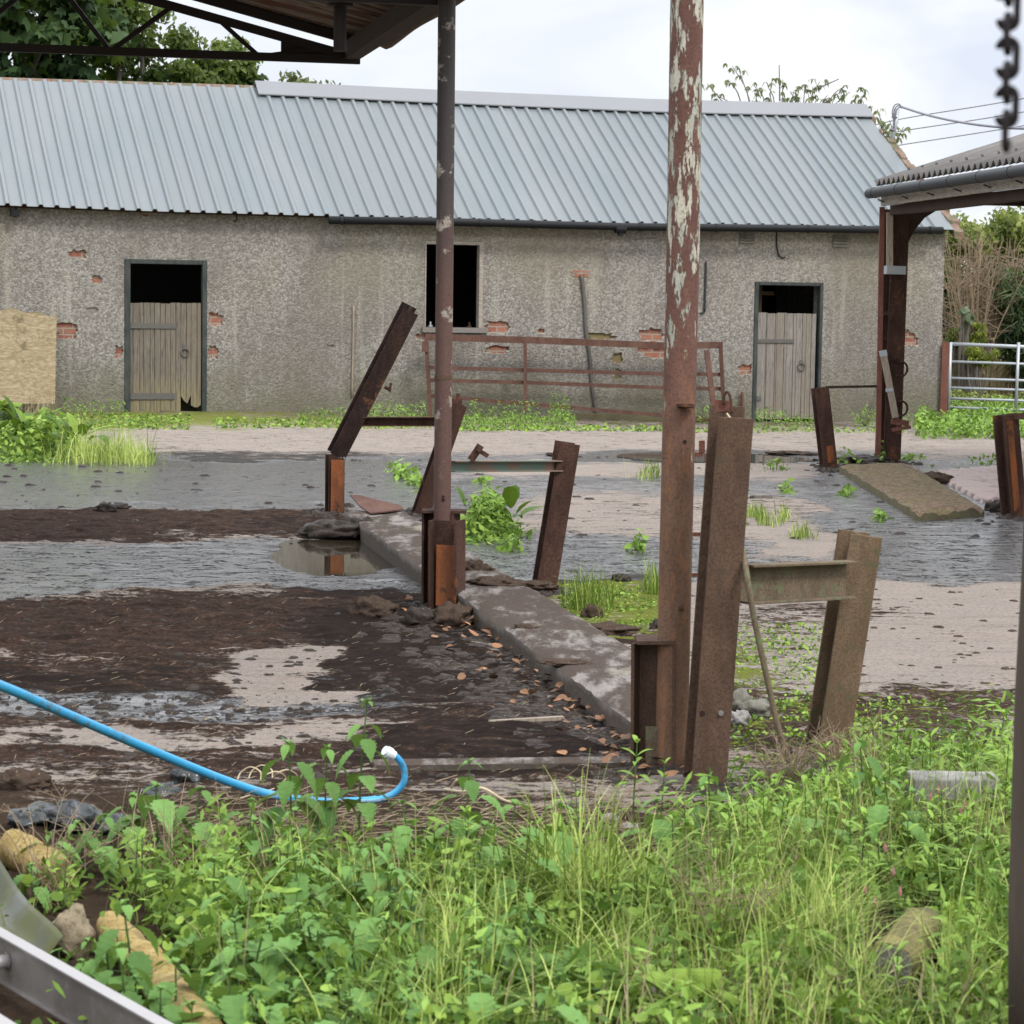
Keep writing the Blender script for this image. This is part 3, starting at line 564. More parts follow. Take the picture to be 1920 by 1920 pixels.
for ip, h in enumerate(polys):
    mt = 'brick' if ip not in (14, 15, 16, 17, 18, 20, 21) else ('brick_mossy' if ip in (14, 15, 21) else 'dark_interior' if ip in (17, 18) else 'render_edge')
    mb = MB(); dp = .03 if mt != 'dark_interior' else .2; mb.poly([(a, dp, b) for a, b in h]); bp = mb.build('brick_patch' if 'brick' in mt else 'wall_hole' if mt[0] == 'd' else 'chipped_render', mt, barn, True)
    mb = MB()
    for i in range(len(h)):
        a, b = h[i], h[(i + 1) % len(h)]; mb.poly([(a[0], 0, a[1]), (b[0], 0, b[1]), (b[0], dp, b[1]), (a[0], dp, a[1])])
    # a broken lip of paler render round the hole
    cxm = sum(a for a, b in h) / len(h); czm = sum(b for a, b in h) / len(h)
    if mt == 'brick':
        g = [(cxm + (a - cxm) * 1.0, czm + (b - czm) * 1.0) for a, b in h]; e_ = [(a + (a - cxm) * .06 * rp.random(), b + (.012 if b > czm else -.03) * rp.random()) for a, b in h]
        for i in range(len(h)):
            j = (i + 1) % len(h)
            if czm > min(h[i][1], h[j][1]): mb.poly([(g[i][0], -.003, g[i][1]), (g[j][0], -.003, g[j][1]), (e_[j][0], -.003, e_[j][1]), (e_[i][0], -.003, e_[i][1])])
    mb.build('render_edge', 'render_edge', bp, True)
# right gable wall with stone verge
mb = MB(); zt = ez(SR) + .1
b0 = [(SR, 0, -.5), (SR, 5.25, -.5), (SR, 5.25, zt), (SR, DR, rz(SR) - .05), (SR, 0, zt)]
mb.poly(b0); mb.poly([(SR - .25, y, z) for _, y, z in reversed(b0)]); mb.build('gable_wall', 'pebbledash', barn, True)
mb = MB(); rr = random.Random(4); f = .0
while f < .985:
    st = rr.uniform(.028, .045)
    for yy in (0,):
        y0_, y1_ = DE + (DR - DE) * f, DE + (DR - DE) * min(1, f + st); z0_, z1_ = ez(SR) * (1 - f) + rz(SR) * f, ez(SR) * (1 - f - st) + rz(SR) * (f + st)
        h = rr.uniform(-.03, .035); w = .12 + rr.uniform(-.05, .05) + (.06 if f < .75 else -.06)
        mb.hexa([(SR + .034, y0_, z0_ - .12), (SR + w, y0_, z0_ - .12), (SR + w, y1_ - .01, z1_ - .12), (SR + .034, y1_ - .01, z1_ - .12), (SR + .034, y0_, z0_ + h), (SR + w, y0_, z0_ + h - .01), (SR + w, y1_ - .01, z1_ + h - .01), (SR + .034, y1_ - .01, z1_ + h)])
    f += st
mb.build('verge_stone', 'coping', barn, True)
# wall plate, gutter
mb = MB()
for a, b in zip(np.linspace(SL, SR, 16)[:-1], np.linspace(SL, SR, 16)[1:]): mb.bar((a, -.025, ez(a) + .02), (b, -.025, ez(b) + .02), .045, .07, (0, 1, 0))
mb.build('wall_plate', 'rust_dark', barn, True)
mb = MB(); g0 = Fp(617, 413, -.26); pts = []
for px_, py_ in ((617, 413), (806, 415), (1163, 425), (1455, 428), (1600, 430), (1767, 432)):
    s, z = Fp(px_, py_, -.26); pts.append((s, -.26, z + .0))
mb.tube(pts, .05, 10); gt = mb.build('gutter', 'black_plastic', barn, True, True)
for px_ in (640, 770, 900, 1000, 1200, 1343, 1515, 1660, 1745):
    s = Fp(px_, 420, -.26)[0]; z = float(np.interp(s, [p[0] for p in pts], [p[2] for p in pts])); mb = MB(); mb.tube([(s - .02, -.26, z), (s + .02, -.26, z)], .056, 10); mb.build('gutter_bracket', 'black_plastic', gt, True)
mb = MB(); s, z = Fp(1163, 432, -.26); mb.tube([(s, -.26, z + .03), (s, -.26, z - .07)], .034, 10); mb.tube([(s - .07, -.26, z + .02), (s + .07, -.26, z + .02)], .058, 10); mb.build('gutter_outlet', 'black_plastic', gt, True)
for px_, py_ in ((28, 396), (440, 406)):
    mb = MB(); s, z = Fp(px_, py_, -.1)
    if px_ < 100: mb.box(s - .05, s + .05, -.16, -.03, z - .06, z + .02)
    mb.torus((s, -.1, z - .01), (1, .4, 0), .05, .009, 14, 6, .5, 3.6); mb.build('gutter_hook', 'black_plastic', barn, True)
# doors
def door(D, hl, leaf_px, wood, straps, ring, tilt=0):
    s0, s1, z0, z1 = D; fw = hl; mb = MB(); e = .003
    mb.box(s0 + e, s0 + fw, -.012, .09, z0, z1 - e); mb.box(s1 - fw * .8, s1 - e, -.012, .09, z0, z1 - e); mb.box(s0 + fw, s1 - fw * .8, -.008, .085, z1 - fw * .75, z1 - e)
    fr = mb.build('door_frame', 'frame_paint', barn, True); bevel(fr, .006, 1)
    a = rect(*leaf_px); n = 7 if wood == 'door_wood' else 6; mb = MB(); w = (a[1] - a[0]) / n; rr = random.Random(n)
    for i in range(n):
        x0_, x1_ = a[0] + i * w, a[0] + (i + 1) * w - .005; zb = a[2] + rr.uniform(-.006, .01); zt_ = a[3] + rr.uniform(-.008, .006)
        if wood == 'door_wood' and i >= 5:            # rotten bottom edge
            jag = [zb + rr.uniform(.03, .2) for _ in range(4)]; xs = np.linspace(x0_, x1_, 4)
            for q in range(3): mb.hexa([(xs[q], .02, jag[q]), (xs[q + 1], .02, jag[q + 1]), (xs[q + 1], .05, jag[q + 1]), (xs[q], .05, jag[q]), (xs[q], .02, zt_), (xs[q + 1], .02, zt_), (xs[q + 1], .05, zt_), (xs[q], .05, zt_)])
        else: mb.box(x0_, x1_, .02 + rr.uniform(0, .006), .05, zb, zt_)
    for zz in (a[2] + .25, a[3] - .25): mb.box(a[0] + .01, a[1] - .01, .051, .075, zz, zz + .12)
    lf = mb.build('half_door', wood, barn, True)
    for (x0_, x1_, y0_, y1_) in straps:
        q = rect(x0_, x1_, y0_, y1_); mb = MB(); mb.box(q[0], q[1], .008, .019, q[2], q[3]); mb.build('strap_hinge', 'iron', lf, True)
    s, z = Fp(*ring); mb = MB(); mb.torus((s, .006, z - .04), (0, 1, 0), .05, .008, 18, 6); mb.disc((s, .012, z + .02), (0, 1, 0), .03, .008); mb.build('ring_handle', 'iron', lf, True)
    mb = MB(); mb.box(s0 + .05, s1 - .05, .5, .53, z0, z1 - .3)
    return lf
door(DOOR1, .075, (244, 378, 568, 771), 'door_wood', [(240, 330, 606, 616), (242, 328, 737, 749)], (347, 655))
door(DOOR2, .062, (1420, 1530, 587, 786), 'door_wood_pale', [(1417, 1490, 636, 643), (1415, 1428, 743, 751)], (1503, 682))
mb = MB(); a = rect(1421, 1444, 541, 588); mb.box(a[1] + .02, a[1] + .1, .5, .6, -.3, a[3] + .1); mb.box(a[0], a[0] + .5, .6, .63, 1.55, 1.6); mb.build('stall_post', 'rust_lichen', barn, True)
# window
s0, s1, z0, z1 = WIN; mb = MB(); mb.box(s0 + .003, s0 + .02, -.005, .1, z0, z1 - .003); mb.box(s1 - .055, s1 - .003, -.008, .1, z0, z1 - .003); mb.box(s0 + .02, s1 - .055, -.006, .1, z1 - .045, z1 - .004)
wfm = mb.build('window_frame', 'fascia_wood', barn, True)
mb = MB(); mb.box(s0 - .03, s1 + .06, -.05, .2, z0 - .065, z0 - .0); mb.build('window_sill', 'kerb_concrete', wfm, True)
for px_ in (809, 882):
    s, z = Fp(px_, 610); mb = MB(); mb.tube([(s, .05, z0), (s, .05, z0 + .07)], .012, 8); mb.disc((s, .05, z0 + .015), (0, 0, 1), .03, .01); mb.build('bolt', 'rust_dark' if px_ > 850 else 'galvanised', wfm, True)
# vents
for q in ((1386, 1414, 436, 456), (1561, 1590, 440, 463)):
    a = rect(*q); mb = MB(); h = (a[3] - a[2]) / 4
    for i in range(4): mb.hexa([(a[0], -.03, a[2] + i * h), (a[1], -.03, a[2] + i * h), (a[1], .001, a[2] + i * h), (a[0], .001, a[2] + i * h), (a[0], -.012, a[2] + (i + .82) * h), (a[1], -.012, a[2] + (i + .82) * h), (a[1], .001, a[2] + (i + .82) * h), (a[0], .001, a[2] + (i + .82) * h)])
    mb.build('air_vent', 'grey_stone', barn, True)
def wallline(name, pts, r, mat, dep=-.02, mb=None):
    mb = MB(); mb.tube(curve([(Fp(x, y, dep)[0], dep, Fp(x, y, dep)[1]) for x, y in pts], 5), r, 6); return mb.build(name, mat, barn, True, True)
wallline('cable', [(1457, 432), (1456, 455), (1460, 478), (1468, 484), (1473, 482)], .009, 'black_plastic')
wallline('conduit', [(1324, 490), (1323, 530), (1321, 585)], .014, 'grey_plastic'); wallline('conduit', [(1321, 585), (1318, 586), (1313, 588)], .014, 'grey_plastic')
wallline('wall_pipe', [(1090, 516), (1095, 560), (1099, 625), (1105, 660), (1112, 740), (1124, 790)], .026, 'iron')
wallline('wall_lath', [(663, 573), (662, 640), (660, 745)], .013, 'lath_wood')
wallline('wall_rod', [(1392, 735), (1391, 775)], .02, 'rust_red', -.05)
s, z = Fp(1089, 514); mb = MB(); mb.disc((s, -.002, z), (0, 1, 0), .09, .004, 14); mb.v = [(a + .05 * math.sin(i * 2.3), b, c + .02 * math.sin(i * 3.7)) for i, (a, b, c) in enumerate(mb.v)]; mb.v = [(s + (a - s) * 1.15, b, z + (c - z) * .55) for a, b, c in mb.v]; mb.build('mortar_patch', M['pink'] if 0 else 'brick', barn, True)
sb, zb_ = Fp(1180, 792); 
mb = MB(); mb.box(Fp(1060, 790)[0], Fp(1255, 790)[0], -.16, -.002, -.25, Fp(1180, 775, -.1)[1]); mb.box(Fp(840, 790)[0], Fp(1060, 790)[0], -.25, -.002, -.25, Fp(950, 790, -.1)[1]); o = mb.build('plinth', 'mossy_concrete', barn, True)

# ------------------------------------------------------------------ near shed: eave, trusses and sheeting on the pipe posts
def E(Yd, t=0, z=2.77):                      # point on the shed's eave line at depth Yd, t metres in from the eave
    e = V(-.219, 1, 0).normalized(); p = V(-e.y, e.x, 0)
    q = V(-.318 - .219 * (Yd - 11), Yd, z); return q + p * t
SLP = .24
near = thing('open_shed', 'dark open-sided shed roof on lattice trusses above the muddy yard', 'shed', (E(11).x - 2, 11, 0))
mb = MB(); ys = np.arange(10.3, 13.95, .0126); b = len(mb.v); ts = (-.16, 1.0, 2.2, 3.4, 4.6); rr = random.Random(5); edge = [rr.uniform(-.015, .015) for _ in range(200)]
for j, t in enumerate(ts):
    for i, yy in enumerate(ys):
        w = math.sin(yy / .076 * 2 * math.pi); q = E(yy, t + (edge[int(i // 60) % 200] if j == 0 else 0), 2.91 + SLP * t + .010 * w); mb.v.append(tuple(q))
n = len(ys)
for j in range(len(ts) - 1):
    for i in range(n - 1): a = b + j * n + i; mb.face((a, a + 1, a + n + 1, a + n))
mb.build('roof_sheet', 'roof_under', near, smooth=True)
mb = MB()
for t in (4.6, 5.8, 7.2, 9.2):
    for i, yy in enumerate(ys[::3]): pass
q0, q1, q2, q3 = E(10.3, 4.6, 2.91 + SLP * 4.6), E(13.95, 4.6, 2.91 + SLP * 4.6), E(13.95, 9.3, 2.91), E(10.3, 9.3, 2.91); mb.poly([q0, q1, q2, q3]); mb.build('roof_sheet', 'roof_under', near)
mb = MB(); mb.bar(E(10.3, .02, 2.815), E(13.85, .02, 2.815), .085, .10, (1, 0, 0)); mb.build('eave_beam', 'brown_beam', near)
mb = MB(); pp = [E(yy, -.17 + .012 * math.sin(yy * 2.2), 2.885 + .01 * math.sin(yy * 3)) for yy in np.arange(10.3, 14, .25)]; mb.tube(pp, .05, 8); mb.build('gutter', 'rust_lichen', near, smooth=True)
for Yt in (13.8, 11.05):
    tr = MB(); far_ = Yt > 13
    tr.bar(E(Yt, -.03, 2.765), E(Yt, 9.2, 2.765), .04, .045, (0, 1, 0)); tr.bar(E(Yt, -.02, 2.775), E(Yt, 4.6, 2.775 + SLP * 4.6), .04, .048, (0, 1, 0)); tr.bar(E(Yt, 4.6, 2.775 + SLP * 4.6), E(Yt, 9.2, 2.775), .04, .048, (0, 1, 0))
    tr.bar(E(Yt, .0, 2.775 + .095), E(Yt, 4.6, 2.775 + .095 + SLP * 4.6), .05, .05, (0, 1, 0))
    for a, b in ((.19, .54), (.54, .77), (1.03, .77), (1.03, 1.37), (1.70, 1.37), (1.70, 2.2), (2.8, 2.2), (2.8, 3.4), (4.0, 3.4)):
        tr.bar(E(Yt, a, 2.775 + SLP * a if a not in (.54, .77 if 0 else 99, 1.37, 2.2, 3.4) else 2.765), E(Yt, b, 2.765 if b in (.54, 1.37, 2.2, 3.4) else 2.775 + SLP * b), .022, .026, (0, 1, 0))
    # gusset at the eave
    a, b_, c = E(Yt, -.02, 2.75), E(Yt, .42, 2.75), E(Yt, .42, 2.775 + SLP * .42)
    tr.poly([a, b_, c])
    tr.build('roof_truss', 'truss_steel', near)
for t_, yy in ((.5, 11.05), (.5, 13.8)):
    pass
mb = MB(); q = P(638, 10, 11.1); q2 = P(637, 96, 11.1); mb.tube([q2, q + V(0, 0, .3)], .03, 12); mb.tube([q + V(0, 0, -.005), q + V(0, 0, .02)], .06, 12); mb.build('pipe_stub', 'truss_steel', near, smooth=False)
# two more legs on the far side (out of the picture) so that the roof stands
for yy in (11.05, 13.8): mb = MB(); mb.tube([E(yy, 9.2, 0), E(yy, 9.2, 2.77)], .05, 10); mb.build('post', 'rust_dark', near)

# ------------------------------------------------------------------ right shed
rf = P(1641, 363, 21.8); r_ = ray(1921, 321); rn = Vector((CC + r_ * ((rf.z - CH) / r_[2])).tolist())
e2 = (rn - rf).normalized(); p2 = V(-e2.y, e2.x, 0).normalized()
rsh = thing('lean_to_shed', 'brown steel-framed shed with grey corrugated cement roof and grey gutter', 'shed', G(1663, 865))
def R2(a, t, dz=0): return rf + e2 * a + p2 * t + V(0, 0, dz)
mb = MB(); aa = np.arange(.02, 10.0, .0182); b = len(mb.v); tt = (-.02, 1.5, 3.2)
for t in tt:
    for a in aa: mb.v.append(tuple(R2(a, t, .100 + t * .325 +   .027 * math.sin(a / .146 * 2 * math.pi))))
n = len(aa)
for j in range(2):
    for i in range(n - 1): k0 = b + j * n + i; mb.face((k0, k0 + 1, k0 + n + 1, k0 + n))
o = mb.build('roof_sheet', 'cement_sheet', rsh, smooth=True); q = o.modifiers.new('s', 'SOLIDIFY'); q.thickness = .008
for t in (.25, 1.6):
    for a in np.arange(.183, 5.2, .4015): mb = MB(); mb.disc(R2(a, t, .100 + t * .325 + .038), (0, 0, 1), .012, .009, 8); mb.build('roof_bolt', 'iron', o)
mb = MB(); mb.poly([R2(.02, 3.2, .085 + 3.2 * .325), R2(10, 3.2, .085 + 3.2 * .325), R2(10, 6.4, .085), R2(.02, 6.4, .085)]); mb.build('roof_sheet', 'cement_sheet', rsh)
mb = MB(); mb.tube([R2(-.02, -.05), R2(10, -.05, .0)], .046, 12); gt = mb.build('gutter', 'grey_plastic', rsh, smooth=True, autosmooth=.6)
for a in np.arange(.15, 10, .72): mb = MB(); mb.tube([R2(a, -.05), R2(a + .025, -.05)], .050, 12); mb.bar(R2(a + .012, -.02, -.06), R2(a + .012, .05, -.085), .02, .01, (0, 1, 0)); mb.build('gutter_bracket', 'grey_plastic', gt)
mb = MB(); mb.bar(R2(.07, .05, -.062), R2(10, .05, -.062), .03, .10, p2); mb.build('fascia_board', 'fascia_wood', rsh)
mb = MB(); mb.bar(R2(.07, .17, -.148), R2(10, .17, -.148), .1, .085, p2); mb.bar(R2(.12, .24, -.03), R2(.12, 6.2, -.03), .08, .12, e2); mb.build('wall_beam', 'brown_beam', rsh)
mb = MB(); cb = G(1664, 866); ct = R2(.3, .17, -.30); ct = P(1681, 392, cb.y + .02); mb.ibeam(cb - V(0, 0, .05), ct, .17, .19, (math.cos(.3), math.sin(.3), 0), .012, .009); cl = mb.build('column', 'rust_dark', rsh)
mb = MB(); mb.bar(P(1646, 866, cb.y - .13), P(1654, 388, cb.y - .13), .045, .03, (1, 0, 0)); mb.build('column_angle', 'rust_red', rsh)
mb = MB(); mb.bar(P(1668, 506, cb.y - .17), P(1668, 398, cb.y - .17), .055, .05, (1, 0, 0)); mb.build('timber_packer', 'lath_wood', rsh)
mb = MB(); mb.bar(P(1660, 506, cb.y - .2), P(1696, 507, cb.y - .14), .075, .06, (0, 0, 1)); mb.build('clamp_plate', 'galvanised', rsh)
mb = MB(); pts = [(1690, 386), (1768, 384), (1752, 397), (1734, 408), (1716, 430), (1704, 452), (1694, 492)]; A_ = [P(x, y, cb.y - .02) for x, y in pts]; B_ = [p + V(.01, .06, 0) for p in A_]; mb.poly(A_); mb.poly(B_[::-1])
for i in range(len(A_)): j = (i + 1) % len(A_); mb.poly([A_[i], B_[i], B_[j], A_[j]])
mb.build('knee_brace', 'brown_beam', rsh)
for py_ in (692, 766):
    mb = MB(); c = P(1689, py_, cb.y - .12); mb.torus(c, (.6, -.8, 0), .085, .010, 16, 6, 2.6, 6.6, .8); mb.disc(c + V(-.04, .02, .08), (.3, -1, 0), .025, .02); mb.build('shackle_ring', 'rust_dark', rsh)
mb = MB(); c = P(1683, 796, cb.y - .2); mb.bar(c + V(-.06, 0, .03), c + V(.1, 0, .01), .05, .03, (0, 0, 1)); mb.bar(c + V(-.05, 0, -.05), c + V(.12, 0, -.02), .03, .04, (0, 0, 1)); mb.bar(c + V(0, 0, .05), c + V(.02, .05, -.08), .03, .05, (1, 0, 0)); mb.build('hinge_bracket', 'rust_red', rsh)
mb = MB(); c = P(1673, 590, cb.y - .12); mb.bar(P(1657, 587, cb.y - .15), P(1672, 588, cb.y - .13), .03, .03, (0, 0, 1)); mb.bar(P(1670, 587, cb.y - .14), P(1670, 600, cb.y - .14), .02, .02, (1, 0, 0)); mb.build('tie_bracket', 'rust_dark', rsh)
for a in (4.5, 9.2): mb = MB(); mb.ibeam(R2(a, .17, -.25), V(R2(a, .17).x, R2(a, .17).y, -.05), .17, .19, (1, 0, 0), .012, .009); mb.build('column', 'rust_dark', rsh)
for a in (.2, 9.2): mb = MB(); mb.ibeam(R2(a, 6.3, -.1), V(R2(a, 6.3).x, R2(a, 6.3).y, -.05), .17, .19, (1, 0, 0), .012, .009); mb.build('column', 'rust_dark', rsh)
# ------------------------------------------------------------------ posts and poles
def px_r(px, Yd): return px * Yd / F
def seg(px0, py0, px1, py1, Yd): return P(px0, py0, Yd), P(px1, py1, Yd)
# slim pipe post on its stanchion
b = G(829, 1140); Y1 = b.y
t = thing('pipe_post', 'slim brown pipe post rising from a stubby rusty stanchion to the dark shed eave', 'post', b)
mb = MB(); top = P(838, -20, Y1); ax = (top - P(829, 960, Y1)); mb.tube([P(828, 1130, Y1), P(829, 960, Y1), P(834, 470, Y1), top + ax.normalized() * .02], [.0395, .0395, .040, .0405], 20); mb.build('pipe', 'pipe_post', t, smooth=True, autosmooth=.8)
mb = MB(); mb.tube([P(831, 704, Y1), P(831, 712, Y1)], .0415, 20); mb.build('weld_band', 'rust_brown', t)
mb = MB(); u = V(.30, .95, 0); A, B = P(838, 1150, Y1 - .09), P(838, 975, Y1 - .09); mb.ibeam(A, B, .13, .135, u, .011, .009); st = mb.build('stanchion', 'rust_dark', t)
mb = MB(); mb.bar(P(836, 1136, Y1 - .118), P(837, 1022, Y1 - .118), .095, .006, (.95, -.3, 0)); mb.build('rust_scale', 'rust_orange', st)
mb = MB(); mb.bar(P(832, 958, Y1 + .06) - V(.10, 0, 0), P(832, 958, Y1 + .06) + V(.105, 0, 0), .12, .012, (0, 1, 0)); mb.ibeam(P(826, 1130, Y1 + .06), P(827, 961, Y1 + .06), .11, .15, u, .010, .008); mb.build('stanchion', 'rust_dark', t)
for py_ in (938, 934): pass
mb = MB(); mb.disc(P(831, 937, Y1 - .04), (0, 1, 0), .008, .004, 8); mb.disc(P(831, 931, Y1 - .04), (0, 1, 0), .006, .004, 8); mb.build('bolt', 'rust_black', t)
# thick pole with peeling paint
b = G(1259, 1440); Y2 = b.y
t = thing('peeling_pole', 'thick rust-red steel pole with flaking cream paint beside short stanchion', 'pole', b)
mb = MB(); mb.tube([P(1256, 1462, Y2), P(1258, 1440, Y2), P(1268, 1000, Y2), P(1280, 500, Y2), P(1287, 60, Y2), P(1294, -285, Y2)], .0497, 32); mb.build('pole_shaft', 'flaking_paint', t, smooth=True, autosmooth=.8)
mb = MB(); mb.hexa([P(1270, 764, Y2 - .05), P(1302, 766, Y2 - .05), P(1300, 764, Y2 - .10), P(1276, 762, Y2 - .10), P(1268, 758, Y2 - .05), P(1303, 761, Y2 - .05), P(1301, 758, Y2 - .10), P(1275, 757, Y2 - .10)]); mb.build('welded_lug', 'rust_dark', t)
mb = MB(); mb.disc(P(1284, 828, Y2 - .048), (0, 1, 0), .0055, .003, 12); mb.build('bolt_hole', 'rust_black', t)
mb = MB(); mb.disc(P(1277, 1139, Y2 - .05), (0, 1, 0), .009, .006, 6); mb.disc(P(1277, 1139, Y2 - .054), (0, 1, 0), .005, .006, 10); mb.build('bolt', 'rust_brown', t)
for y0, y1, xx in ((826, 850, 1316), (852, 860, 1310), (1002, 1010, 1306), (1078, 1086, 1304)):
    mb = MB(); mb.bar(P(xx - 7 if y1 - y0 < 15 else xx, y0, Y2 + .1), P(xx + 7 if y1 - y0 < 15 else xx, y1 if y1 - y0 > 15 else y0, Y2 + .1), .012 + (.006 if y1 - y0 > 15 else 0), .012, (0, 1, 0) if y1 - y0 < 15 else (1, 0, 0)); mb.build('clip', 'rust_red', t)
mb = MB(); A, B = P(1234, 1462, Y2 + .03), P(1236, 1204, Y2 + .03); mb.ibeam(A, B, .13, .14, (.33, .94, 0), .010, .008); st = mb.build('stanchion', 'rust_brown', t)
mb = MB(); mb.bar(P(1192, 1199, Y2 + .02), P(1262, 1199, Y2 + .02), .15, .011, (0, 1, 0)); mb.build('cap_plate', 'rust_brown', st)
mb = MB(); mb.bar(P(1226, 1455, Y2 - .02), P(1226, 1362, Y2 - .02), .05, .004, (1, 0, 0)); mb.build('rust_scale', 'rust_moss', st)
# near H frame: tall girder post, rail, leaning post
YA, YB = 7.0, 7.42
b = P(1330, 1486, YA); b.z = 0
t = thing('girder_barrier', 'brown steel barrier of tall girder post, mossy rail and leaning post in foreground weeds', 'barrier', b)
mb = MB(); A, B = P(1318, 1500, YA), P(1371, 781, YA); Ad = (A - B).normalized(); A = A + Ad * .06
uu = V(1, .10, 0); mb.ibeam(A, B, .104, .15, uu, .011, .009, 0., .028)
o = mb.build('tall_post', 'rust_brown', t); bevel(o, .0016, 2)
mb = MB(); mb.bar(P(1382, 790, YA + .3), P(1382, 772, YA + .3), .035, .02, (1, 0, 0)); mb.build('rail_stub', 'rust_brown', t)
for i, (x_, m_) in enumerate(((1317, 'rust_black'), (1352, 'pale_stone'))):
    c = P(x_, 1337, YA - .079); mb = MB(); mb.disc(c, (-.1, 1, 0), .0075, .003, 14); mb.build('bolt_hole', m_, t)  # solid discs coloured as holes: dark for shade, pale for daylight showing through
mb = MB(); A2, B2 = P(1545, 1437, YB), P(1613, 1000, YB); A2 = A2 + (A2 - B2).normalized() * .05
u2 = V(1, .18, 0); mb.ibeam(A2, B2, .103, .13, u2, .010, .008, .0); o = mb.build('leaning_post', 'rust_lichen', t); bevel(o, .0016, 2)
mb = MB(); a_, b_ = P(1388, 1094, YA + .02), P(1585, 1085, YB - .085); mb.channel(a_, b_, .115, .05, (0, 0, 1), .008); o = mb.build('rail', 'rust_moss', t); bevel(o, .0012, 1)
mb = MB(); mb.hexa([P(1268, 1502, YA - .06), P(1310, 1502, YA - .06), P(1310, 1502, YA + .05), P(1268, 1502, YA + .05), P(1270, 1484, YA - .06), P(1308, 1484, YA - .06), P(1308, 1484, YA + .05), P(1270, 1484, YA + .05)])
single(mb, 'wood_block', 'lath_wood', 'small cut wooden block at the foot of the tall brown girder post', 'block', P(1290, 1502, YA))
# shackle hanging on the head of the tall post
b = P(1354, 770, YA + .06); t = thing('gate_shackle', 'rusty angled plate with iron loop tied on top of the tall girder post', 'shackle', b)
mb = MB(); q = [P(x, y, YA + .06) for x, y in ((1337, 749), (1366, 751), (1368, 771), (1345, 773))]; k_ = [p + V(.004, .012, 0) for p in q]; mb.poly(q); mb.poly(k_[::-1])
for i in range(4): mb.poly([q[i], k_[i], k_[(i + 1) % 4], q[(i + 1) % 4]])
mb.build('plate', 'rust_red', t)
mb = MB(); mb.tube(curve([P(x, y, YA + .05 - .02 * i / 6) for i, (x, y) in enumerate(((1357, 759), (1358, 742), (1363, 735), (1368, 741), (1371, 758), (1372, 776)))], 5), .0042, 8); mb.build('loop', 'rust_dark', t, smooth=True)
mb = MB(); mb.tube(curve([P(x, y, YA + .02 - .03 * i / 4) for i, (x, y) in enumerate(((1363, 775), (1368, 782), (1374, 788), (1381, 791)))], 5), .0026, 6); mb.build('wire_tie', 'twine', t)
# leaning rod
mb = MB(); rp_ = curve([P(1393, 1030, YA + .06), P(1399, 1070, YA - .11), P(1415, 1165, YA - .13), P(1440, 1280, YA - .13), P(1462, 1375, YA - .12), P(1488, 1440, YA - .1), P(1535, 1500, YA - .05)], 8); mb.tube(rp_, .0088, 10)
single(mb, 'bent_rod', 'rust_moss', 'long bent rusty rod leaning against the tall girder post', 'rod', P(1535, 1500, YA), smooth=True)
# middle rail frame
b = G(1019, 1108); YM = b.y; t = thing('rail_frame', 'brown leaning girder post with green-painted cross rail beside the kerb', 'barrier', b)
mb = MB(); A, B = P(1018, 1112, YM), P(1064, 830, YM); A += (A - B).normalized() * .06; mb.ibeam(A, B, .10, .12, (1, .2, 0), .010, .008, .0); mb.build('leaning_post', 'rust_dark', t)
mb = MB(); mb.channel(P(842, 874, Y1 + .10), P(1046, 873, YM - .03), .052, .04, (0, 0, 1), .006); rl = mb.build('rail', 'green_paint', t)
mb = MB(); c = P(895, 855, Y1 + .15); mb.bar(c + V(-.03, 0, -.02), c + V(.015, 0, .05), .035, .02, (1, 0, .3)); mb.bar(c + V(.0, 0, .03), c + V(.05, 0, .0), .02, .02, (0, 0, 1)); mb.disc(c + V(.01, -.02, .03), (0, 1, 0), .012, .012, 8); mb.build('bolt_bracket', 'rust_dark', rl)
# snapped barrier at the far end of the kerb
b = G(627, 962); YS = b.y; t = thing('snapped_barrier', 'dark girder barrier, its post snapped and tilted over, beyond the kerb', 'barrier', b)
mb = MB(); mb.ibeam(P(627, 985, YS), P(628, 853, YS), .105, .12, (1, .3, 0), .010, .008); lo = mb.build('broken_stump', 'rust_dark', t)
mb = MB(); mb.bar(P(632, 960, YS - .075), P(633, 862, YS - .075), .085, .004, (1, .3, 0)); mb.build('rust_scale', 'rust_orange', lo)
mb = MB(); A, B = P(630, 853, YS), P(771, 574, YS); mb.ibeam(A, B, .108, .12, (.92, .2, .4), .010, .008, -.03); up_ = mb.build('tilted_post', 'rust_black', t)
mb = MB(); ax = (B - A).normalized(); rr = random.Random(2)
for i in range(5): c = A + V(-.04 + .022 * i, -.055, -.01); mb.poly([c, c + V(.02, 0, 0), c + V(.012, 0, -.008 - .012 * rr.random())])
mb.build('torn_edge', 'pale_stone', up_)
mb = MB(); c = P(722, 726, YS); mb.tube([c, c + V(.03, -.01, -.012)], .012, 8); mb.tube([c + V(.03, -.01, -.03), c + V(.04, -.01, .03)], .009, 6); mb.build('bolt', 'rust_dark', up_)
mb = MB(); A, B = P(787, 966, YS), P(859, 757, YS); mb.ibeam(A, B, .10, .11, (.95, .2, .3), .010, .008); p2_ = mb.build('leaning_post', 'rust_dark', t)
mb = MB(); c = P(858, 752, YS); mb.bar(c + V(-.045, 0, .0), c + V(.03, 0, .0), .04, .05, (0, 0, 1)); mb.tube([c + V(0, 0, 0), c + V(.004, 0, .05)], .012, 8); mb.build('bolt_bracket', 'rust_dark', p2_)
mb = MB(); mb.channel(P(676, 790, YS), P(836, 790, YS + .02), .06, .05, (0, 0, 1), .007); mb.build('rail', 'rust_dark', t)
